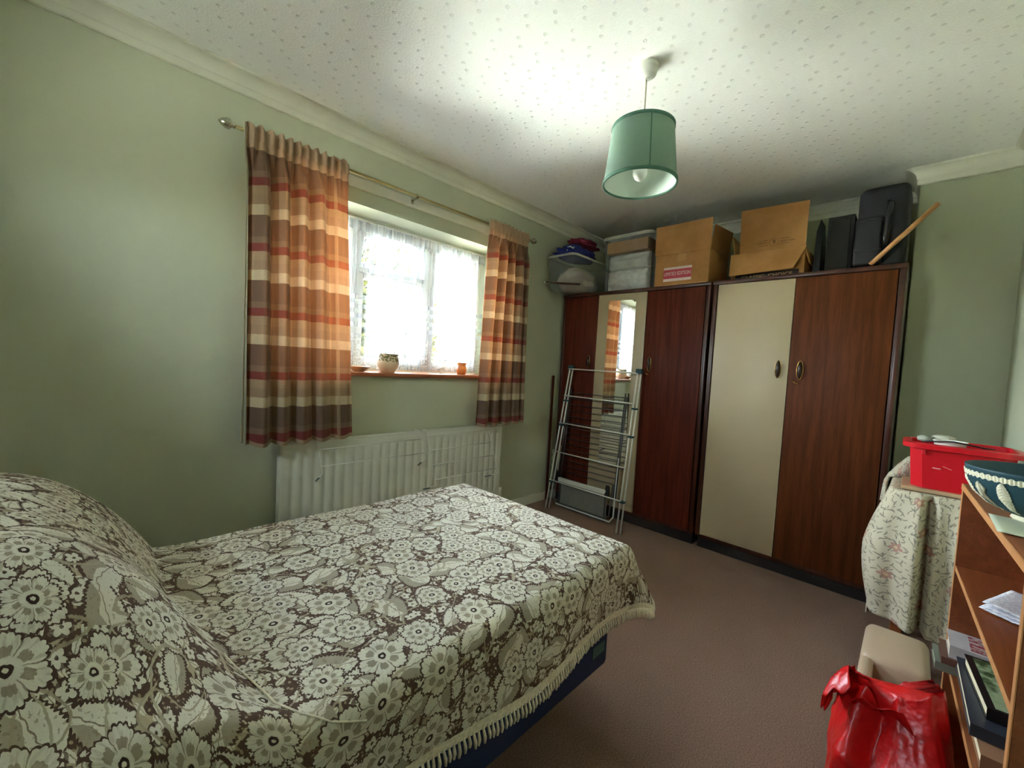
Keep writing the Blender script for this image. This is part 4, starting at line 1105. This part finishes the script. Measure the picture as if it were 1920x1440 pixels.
book('large dark slate hardback below the green picture book', .30, .60, .004, .16, SZ0+.0305, .026, m_bknavy, .02, G1, None, 'a0')
book('thick black book with a green foliage picture on its cover, top of the nearer pile', .345, .575, .022, .165, SZ0+.057, .026, m_bkblk, -.05, G1, [(.352, .566, .035, .158, m_bkpic, 'cover_picture')], 'a0')
book('pale pinkish hardback at the bottom of the farther pile', .605, .712, -.030, .15, SZ0, .022, m_bkgrey, 0, G1, None, 'a0')
book('thin brown hardback in the middle of the farther pile, under the red-lettered one', .603, .715, -.018, .15, SZ0+.0225, .018, m_bkbr, .02, G1, None, 'a0')
book('pale hardback with red lettering on its cover, top of the farther pile', .610, .716, -.004, .150, SZ0+.041, .034, m_bkw, .03, G1, [(.618, .705, .035, .145, m_bkred, 'red_lettering')], 'a0')

# loose papers on the middle shelf ------------------------------------
m_paper = newmat('white_paper', srgb(226, 226, 230), .8); g = G(m_paper); q = g.obj()
lin = g.m_('FRACT', g.m_('MULTIPLY', g.m_('ADD', g.sep(q)[0], g.m_('MULTIPLY', g.sep(q)[1], .4)), 120)); tx_ = g.noise(g.v_('MULTIPLY', q, (60, 260, 1)), 1, 1)
g.put(pb(m_paper).inputs['Base Color'], g.mix(g.m_('MULTIPLY', g.m_('MULTIPLY', g.m_('LESS_THAN', lin, .4), g.m_('GREATER_THAN', tx_, .45)), .55), srgb(232, 232, 236), srgb(120, 128, 160)))
def sheet(bm, a0, a1, b0, b1, z, ang, seed, th=.0007, curl=.006):
    ca, cb = (a0+a1)/2, (b0+b1)/2; R = Matrix.Rotation(ang, 3, 'Z')
    def fn(u, v):
        q = R @ Vector((a0+(a1-a0)*u-ca, b0+(b1-b0)*v-cb, 0))
        return bk(q.x+ca, q.y+cb, z+curl*abs(mn.noise(Vector((u*2, v*2, seed))))+curl*.8*(1-v)**3)
    grid(bm, 12, 12, fn)
for k, lab in enumerate(('lowest', 'middle', 'uppermost')):
    b = BM(); sheet(b, .375, .53, .040, .145, .6552+.008*k, (.50, .34, .42)[k], k)
    tag(obj('paper_sheet', b, m_paper, solid=.0006), lab+' of the three printed white paper sheets on the middle bookcase shelf', 'paper', 'printed papers on the middle shelf')

# top of the bookcase -------------------------------------------------
m_jasper = noisy('dark_teal_jasper', srgb(22, 62, 70), .6, .05, 30)
m_relief = noisy('cream_relief', srgb(216, 210, 180), .7, .05, 90, .4, 200)
BC = Vector((1.375, -.212, .8855))
t = thing('bowl', 'dark teal footed bowl with cream leaf relief on top of the bookcase', 'bowl', tuple(BC))
prof_b = [(.030, .006), (.052, .013), (.080, .026), (.102, .048), (.114, .072), (.119, .100)]
inner = [(.1155, .104), (.110, .072), (.098, .051), (.076, .031), (.045, .020), (.001, .018)]
b = BM(); lathe(b, prof_b+[(.1205, .104), (.118, .1055)]+inner, BC, 96, True, True); obj('bowl_body', b, m_jasper, t, smooth=True)
b = BM(); lathe(b, [(.044, 0), (.047, .003), (.044, .009), (.050, .013), (.046, .014), (.03, .0135)], BC, 64, True, False); o = obj('foot_ring', b, m_relief, t, smooth=True)
def prad(z):
    for (r0_, z0_), (r1_, z1_) in zip(prof_b, prof_b[1:]):
        if z <= z1_: return r0_+(r1_-r0_)*(z-z0_)/(z1_-z0_)
    return prof_b[-1][0]
b = BM()
def band(u, v):
    a = 2*PI*u; z = .083+.011*v+.0012*math.sin(a*60+v*3); r = prad(z)+.0016+.0008*math.sin(a*120); return BC+Vector((r*math.cos(a), r*math.sin(a), z))
grid(b, 480, 3, band); obj('wreath_border', b, m_relief, t)
NL = 16
for k in range(NL):
    a0 = 2*PI*k/NL+.10; b = BM(); wide = k % 2 == 0
    if wide:
        def lf(u, v):
            z = .018+.064*v; w = .115*math.sin(PI*min(1, (.10+.90*v)))**.6*(.5+.5*v**.4); a = a0+(u-.5)*2*w
            r = prad(z)+.0012+.0022*(1-(2*u-1)**2)+.0006*math.sin(v*70+abs(u-.5)*14); return BC+Vector((r*math.cos(a), r*math.sin(a), z))
        grid(b, 10, 50, lf)
        obj('leaf_relief', b, m_relief, t)
    else:
        def P_b(da, z, e=.002): r = prad(z)+e; return BC+Vector((r*math.cos(a0+da), r*math.sin(a0+da), z))
        tube(b, [P_b(0, .020), P_b(.008, .036), P_b(-.006, .048), P_b(0, .060), P_b(0, .074)], [.0012, .0022, .005, .0055, .0015], 8)
        tube(b, [P_b(0, .062), P_b(.05, .070), P_b(.075, .062), P_b(.06, .056)], [.0012, .0012, .0028, .002], 6)
        tube(b, [P_b(0, .062), P_b(-.05, .070), P_b(-.075, .062), P_b(-.06, .056)], [.0012, .0012, .0028, .002], 6)
        obj('flower_relief', b, m_relief, t)
m_sheet2 = newmat('pale_green_paper', srgb(196, 204, 180), .5)
b = BM(); sheet(b, .19, .345, -.004, .12, .8862, .05, 5, .001, .003); tag(obj('paper_mat', b, m_sheet2, solid=.0012), 'pale green paper lying over the bookcase edge below the bowl', 'paper')
m_dishp = newmat('green_painted_plate', srgb(120, 130, 60), .25); g = G(m_dishp); q = g.obj(); f = g.noise(q, 30, 3); r_ = g.v_('LENGTH', g.comb(g.sep(q)[0], g.sep(q)[1]))
g.put(pb(m_dishp).inputs['Base Color'], g.mix(g.step(r_, .038, .040), g.mix(g.step(f, .42, .6), srgb(74, 84, 30), srgb(152, 158, 84)), srgb(196, 196, 160)))
b = BM(); lathe(b, [(.026, 0), (.030, .003), (.050, .012), (.054, .015), (.050, .015), (.028, .0055), (.001, .005)], (0, 0, 0), 56, True, True)
o = tag(obj('plate', b, m_dishp, smooth=True), 'small green painted plate propped in front of the teal bowl on the bookcase', 'plate'); o.location = bk(.225, .085, .8935); o.rotation_euler = (.06, .10, 0)

# =================================================================== TABLE WITH CLOTH, TUB
TX0, TX1, TY0_, TY1_, TT = 2.275, 2.70, YR+.03, .035, .735
t = thing('side_table', 'small table hidden under a flowered cloth between bookcase and wardrobe', 'table', ((TX0+TX1)/2, -.15, 0))
b = BM(); box(b, (TX0+.012, TY0_, TT-.022), (TX1, TY1_-.008, TT-.003), .003); obj('table_top', b, m_teak, t)
for x in (TX0+.05, TX1-.04):
    for y in (TY0_+.03, TY1_-.05): b = BM(); box(b, (x-.018, y-.018, 0), (x+.018, y+.018, TT-.022), .002); obj('leg', b, m_teak, t)
m_tcl = newmat('sprigged_tablecloth', srgb(206, 200, 180), .85, spec=.15); g = G(m_tcl); uv = g.uv()
def cell2(scale, off, rnd):
    q = g.v_('ADD', g.v_('SCALE', uv, (0, 0, 0), scale), off); v = g.vor(q, 1, rnd); s = g.sep(g.v_('SUBTRACT', q, v.outputs['Position'])); rc = g.node('ShaderNodeSeparateColor'); g.l.new(v.outputs['Color'], rc.inputs[0])
    r = g.v_('LENGTH', g.comb(s[0], s[1])); a = g.m_('ADD', g.m_('ARCTAN2', s[1], s[0]), g.m_('MULTIPLY', rc.outputs[0], 6.283))
    return r, a, g.m_('MULTIPLY', r, g.m_('COSINE', a)), g.m_('MULTIPLY', r, g.m_('SINE', a)), rc.outputs
lt = lambda a, b_: g.m_('LESS_THAN', a, b_); mul = lambda a, b_: g.m_('MULTIPLY', a, b_); add = lambda a, b_: g.m_('ADD', a, b_); sub = lambda a, b_: g.m_('SUBTRACT', a, b_); ab = lambda a: g.m_('ABSOLUTE', a)
cc = g.mix(g.noise(uv, 12, 3), srgb(182, 172, 146), srgb(204, 196, 172))
for sc, of in ((58, (1, 2, 0)), (44, (4, 7, 0)), (70, (9, 3, 0))):
    r, a, x, y, rc = cell2(sc, of, .9)
    st_ = lt(add(mul(mul(x, x), 6), mul(mul(add(y, mul(mul(x, x), .5)), add(y, mul(mul(x, x), .5))), 130)), 1)
    cc = g.mix(mul(mul(st_, lt(rc[1], .62)), .8), cc, srgb(118, 112, 100))
r, a, x, y, rc = cell2(13, (3, 1, 0), .7)
fl_ = mul(lt(r, add(.10, mul(ab(g.m_('SINE', mul(a, 2.5))), .09))), lt(rc[1], .6))
cc = g.mix(mul(fl_, .8), cc, g.mix(lt(r, .06), srgb(168, 120, 110), srgb(200, 170, 130)))
g.put(pb(m_tcl).inputs['Base Color'], cc)
def cloth_pt(s, q):
    """s around the visible perimeter (back-left corner to front-right), q from the table top down"""
    L1 = TX1-TX0; L2 = TY1_-TY0_; tot = L1+L2; d = s*tot
    rc_ = .05
    if d < L1-rc_: x = TX1-d; y = TY1_; nx, ny = 0, 1
    elif d < L1+rc_:
        a = (d-(L1-rc_))/(2*rc_)*PI/2; x = TX0+rc_-rc_*math.sin(a); y = TY1_-rc_+rc_*math.cos(a); nx, ny = -math.sin(a), math.cos(a)
    else: x = TX0; y = TY1_-(d-L1); nx, ny = -1, 0
    H = .545+.020*math.sin(s*9)+.03*(s < .5)
    e = q*(H+.10)-.10      # negative: still on the top
    if e < 0: return Vector((x+(-nx)*(-e), y+(-ny)*(-e), TT+.003))
    k = min(1, e/.25)
    f = .018*math.sin(s*38+1.2)+.010*math.sin(s*71)
    crease = -.075*math.exp(-((d-(L1+.112))/.013)**2)+.012*math.exp(-((d-(L1+.085))/.014)**2)
    bulge = .045*math.sin(min(1, e/.50)*PI*.9)*math.exp(-((d-L1*.9)/.22)**2)
    out = .006+k*(f*.75+.016)+bulge+crease*min(1, e/.06)
    if ny > .5 or d < L1: out = max(out, .002)
    out = max(out, -.045)
    return Vector((x+nx*out, y+ny*out, TT+.003-e+.003*math.exp(-e/.01)))
b = BM(); grid(b, 200, 70, cloth_pt, lambda s, q: (s*.70, q*.48))
tcloth = thing('tablecloth', 'cream cloth with grey leaf sprigs draped over the side table', 'tablecloth', (TX0, -.1, TT))
obj('cloth_skirt', b, m_tcl, tcloth, solid=.0012)
b = BM(); grid(b, 10, 10, lambda u, v: (TX0+.05+(TX1-TX0-.05)*u, TY0_+(TY1_-TY0_-.05)*v, TT+.0025), lambda u, v: (u*.4, v*.35)); obj('cloth_top', b, m_tcl, tcloth, solid=.0012)
# rumpled cloth rising behind the tub
RP = [(-.10, .845), (-.03, .850), (.0, .832), (.030, .790), (.052, .748), (.066, .70), (.070, .62)]
def rump(u, v):
    f = u*(len(RP)-1); i = min(int(f), len(RP)-2); f -= i
    y = RP[i][0]*(1-f)+RP[i+1][0]*f; z = RP[i][1]*(1-f)+RP[i+1][1]*f
    k = min(1, v/.15)**.5*math.sin(PI*min(1, .45+v*.4))**.6
    if z > TT+.008: z = TT+.008+(z-TT-.008)*k
    return (2.572+.115*v+.004*math.sin(u*11), y+.010*math.sin(v*11+u*4)*u, z+.006*math.sin(v*13+u*7))
b = BM(); grid(b, 40, 20, rump, lambda u, v: (u*.4, v*.3)); obj('rumpled_fold', b, m_tcl, tcloth, solid=.0012)

m_tray = noisy('tray_wood', srgb(176, 146, 112), .5, .06, 12)
TZ2 = TT+.0065
b = BM(); box(b, (2.292, -.29, TZ2), (2.545, .012, TZ2+.014), .003)
tag(obj('tray', b, m_tray), 'thin wooden board under the red plastic tub', 'tray')
m_redp = newmat('red_plastic', srgb(196, 22, 34), .32)
TB = TZ2+.0145
t = thing('plastic_tub', 'red plastic tub with a wide rim standing on the side table', 'tub', (2.42, -.14, TB))
def octo(x0, x1, y0, y1, c): return [(x0+c, y0), (x1-c, y0), (x1, y0+c), (x1, y1-c), (x1-c, y1), (x0+c, y1), (x0, y1-c), (x0, y0+c)]
b = BM()
R = []
for z, e in ((0, .012), (.155, 0)): R.append([b.verts.new((p[0], p[1], TB+z)) for p in octo(2.305+e, 2.53-e, -.285+e, -.004-e, .034)])
Ri = []
for z, e in ((.155, .003), (.004, .015)): Ri.append([b.verts.new((p[0], p[1], TB+z)) for p in octo(2.305+e, 2.53-e, -.285+e, -.004-e, .034)])
for A, Bq in ((R[0], R[1]), (R[1], Ri[0]), (Ri[0], Ri[1])):
    for k in range(8): b.faces.new((A[k], A[(k+1) % 8], Bq[(k+1) % 8], Bq[k]))
b.faces.new(R[0][::-1]); b.faces.new(Ri[1])
obj('tub_body', b, m_redp, t)
b = BM(); rr_ = []
for e, z in ((.0, .155), (-.022, .158), (-.024, .176), (-.002, .180), (.002, .176), (.002, .155)):
    rr_.append([b.verts.new((p[0], p[1], TB+z)) for p in rrect(2.305+e, 2.53-e, -.285+e, -.004-e, .034+max(0, -e), 4)])
for A, Bq in zip(rr_, rr_[1:]+rr_[:1]):
    n = len(A)
    for k in range(n): b.faces.new((A[k], A[(k+1) % n], Bq[(k+1) % n], Bq[k]))
obj('rim', b, m_redp, t, auto=40)
b = BM(); box(b, (2.296, -.050, TB+.135), (2.306, -.038, TB+.157), .003); obj('rim_bracket', b, m_redp, t)
m_lab = newmat('worn_white_scuff', srgb(226, 150, 150), .6)
b = BM(); box(b, (2.3075, -.095, TB+.083), (2.3090, -.072, TB+.087), 0, rot=(.05, 0, 0)); o = obj('scuff_mark', b, m_lab, t)
b = BM(); box(b, (2.3070, -.125, TB+.091), (2.3085, -.098, TB+.0925), 0, rot=(.35, 0, 0)); o = obj('scuff_mark', b, m_lab, t)
m_whg = newmat('white_glazed', srgb(236, 236, 226), .2)
b = BM(); lathe(b, [(.018, -.05), (.040, -.03), (.047, .0), (.049, .004), (.046, .004), (.036, -.026), (.001, -.03)], (2.36, -.115, TB+.190), 40, True, True)
tag(obj('white_bowl', b, m_whg, smooth=True), 'small white bowl sticking out of the red tub', 'bowl')
b = BM(); lathe(b, [(.030, 0), (.036, .006), (.034, .022), (.020, .028), (.001, .029)], (2.45, -.10, TB+.178), 32, True, True)
b2 = b
tag(obj('round_lid', b2, newmat('pale_stone', srgb(176, 176, 160), .5), smooth=True), 'pale grey round lid on the red tub behind the white bowl', 'lid')
b = BM(); lathe(b, [(.02, 0), (.024, .006), (.022, .018), (.012, .022), (.001, .023)], (2.42, -.045, TB+.178), 28, True, True)
tag(obj('glass_stopper', b, newmat('dull_glass', srgb(150, 154, 140), .2), smooth=True), 'small dull round stopper at the left end of the red tub', 'stopper')
b = BM(); tube(b, [(2.33, -.035, TB+.182), (2.335, -.06, TB+.186), (2.30, -.085, TB+.193), (2.295, -.12, TB+.197), (2.30, -.16, TB+.192), (2.32, -.20, TB+.184), (2.35, -.23, TB+.182)], [.0025, .003, .003, .003, .003, .003, .002], 8)
tag(obj('black_cable', b, m_blk, smooth=True), 'black cable curling over the rim of the red tub', 'cable')
b = BM()
for k in range(7): tube(b, [(2.24, -.262-.0003*k, TT+.15+.012*k), (2.24, -.32, TT+.15+.012*k)], .006, 6)

# =================================================================== PLASTIC BOX / STEP ON THE FLOOR
b.free()
m_beige = newmat('beige_plastic', srgb(192, 168, 142), .38)
t = thing('step_stool', 'beige moulded plastic step stool on the carpet behind the red bag', 'stool', (1.86, -.02, 0))
b = BM()
def taper(bm, z0, z1, k, cx, cy):
    for v in bm.verts:
        f = 1+k*(1-(v.co.z-z0)/(z1-z0)); v.co.x = cx+(v.co.x-cx)*f; v.co.y = cy+(v.co.y-cy)*f
box(b, (1.800, -.102, .003), (2.055, .066, .27), .028, 4); taper(b, 0, .27, .06, 1.92, -.018)
obj('seat_block', b, m_beige, t, auto=50)
b = BM(); box(b, (1.655, .030, .003), (1.815, .066, .255), .016, 4); taper(b, 0, .27, .05, 1.85, -.018); obj('side_wall', b, m_beige, t, auto=50)
b = BM(); box(b, (1.660, -.102, .003), (1.815, -.078, .250), .010, 4); taper(b, 0, .27, .05, 1.85, -.018); obj('side_wall', b, m_beige, t, auto=50)
b = BM(); box(b, (1.660, -.085, .003), (1.815, .035, .150), .012, 3); obj('front_step', b, m_beige, t, auto=50)
b = BM(); tube(b, [(1.70, .02, .16), (1.68, .015, .20), (1.685, -.01, .235), (1.69, -.04, .225), (1.70, -.06, .17)], .004, 8)
tag(obj('cream_cord', b, newmat('cream_cord', srgb(206, 190, 140), .6), smooth=True), 'loop of cream cord showing between the beige stool and the red bag', 'cord')

# red carrier bag ------------------------------------------------------
m_bagr = newmat('shiny_red_polythene', srgb(206, 24, 26), .32); g = G(m_bagr); P = pb(m_bagr)
g.put(P.inputs['Normal'], g.bump(g.noise(g.obj(), 14, 3, .55), .45, .02))
P.inputs['Base Color'].default_value = srgb(204, 22, 24)
t = thing('carrier_bag', 'crumpled shiny red plastic carrier bag standing on the carpet', 'bag', (1.44, -.01, 0))
def ridge(p, f, sd): return 1-abs(mn.noise(Vector((p[0]*f, p[1]*f, p[2]*f+sd))))*2
def bagf(u, v):
    a = 2*PI*u; ca, sa = math.cos(a), math.sin(a)
    top = .375+.035*max(0, -sa)*1.6-.045*math.exp(-((sa-.25)/.22)**2)+.02*mn.noise(Vector((ca*2, sa*2, 3)))
    z = .004+v*top
    sq = min((abs(ca)**4+abs(sa)**4)**-.25, 1.22)
    w = (.90+.22*math.sin(PI*min(1, v*.9+.08)))*(1-.38*max(0, v-.62)/.38*abs(ca))
    base = (ca, sa, v*1.5)
    cr_ = .08*(ridge(base, 1.4, 2)-.5)+.035*(ridge(base, 3.0, 7)-.5)+.010*(ridge(base, 7, 4)-.5)
    r = sq*w*(1+cr_*(.5+.8*v))
    return (1.445+(.118*r*ca)*(1-.5*max(0, (v-.60)/.40))-.02*v, max(-.128, -.012+.100*r*sa-.004*v), z+.012*mn.noise(Vector((ca*3, sa*3, v*4)))*v)
b = BM(); grid(b, 200, 80, bagf); bmesh.ops.remove_doubles(b, verts=b.verts[:], dist=1e-5); bmesh.ops.holes_fill(b, edges=[e for e in b.edges if e.is_boundary]); obj('bag_sack', b, m_bagr, t, solid=.0008)
def ear(u, v):
    # twisted corner of the bag folding out toward the bed
    c_ = .020*(ridge((u, v, 0), 3.2, 1)-.5)
    return (1.335+.13*v+c_,   .060+.048*math.sin(u*PI*.6)+.010*math.sin(v*5+u*3), .378-.085*u+.030*math.sin(v*4)+c_*1.2)
b = BM(); grid(b, 36, 28, ear); obj('crumpled_corner', b, m_bagr, t, solid=.0008)
def strapf(u, v):
    return (1.350+.05*u+.004*math.sin(v*8), .060-.12*v, .345+.030*math.sin(PI*v)-.05*u+.010*math.sin(v*11+u*3))
b = BM(); grid(b, 10, 30, strapf); obj('handle', b, m_bagr, t, solid=.0008)
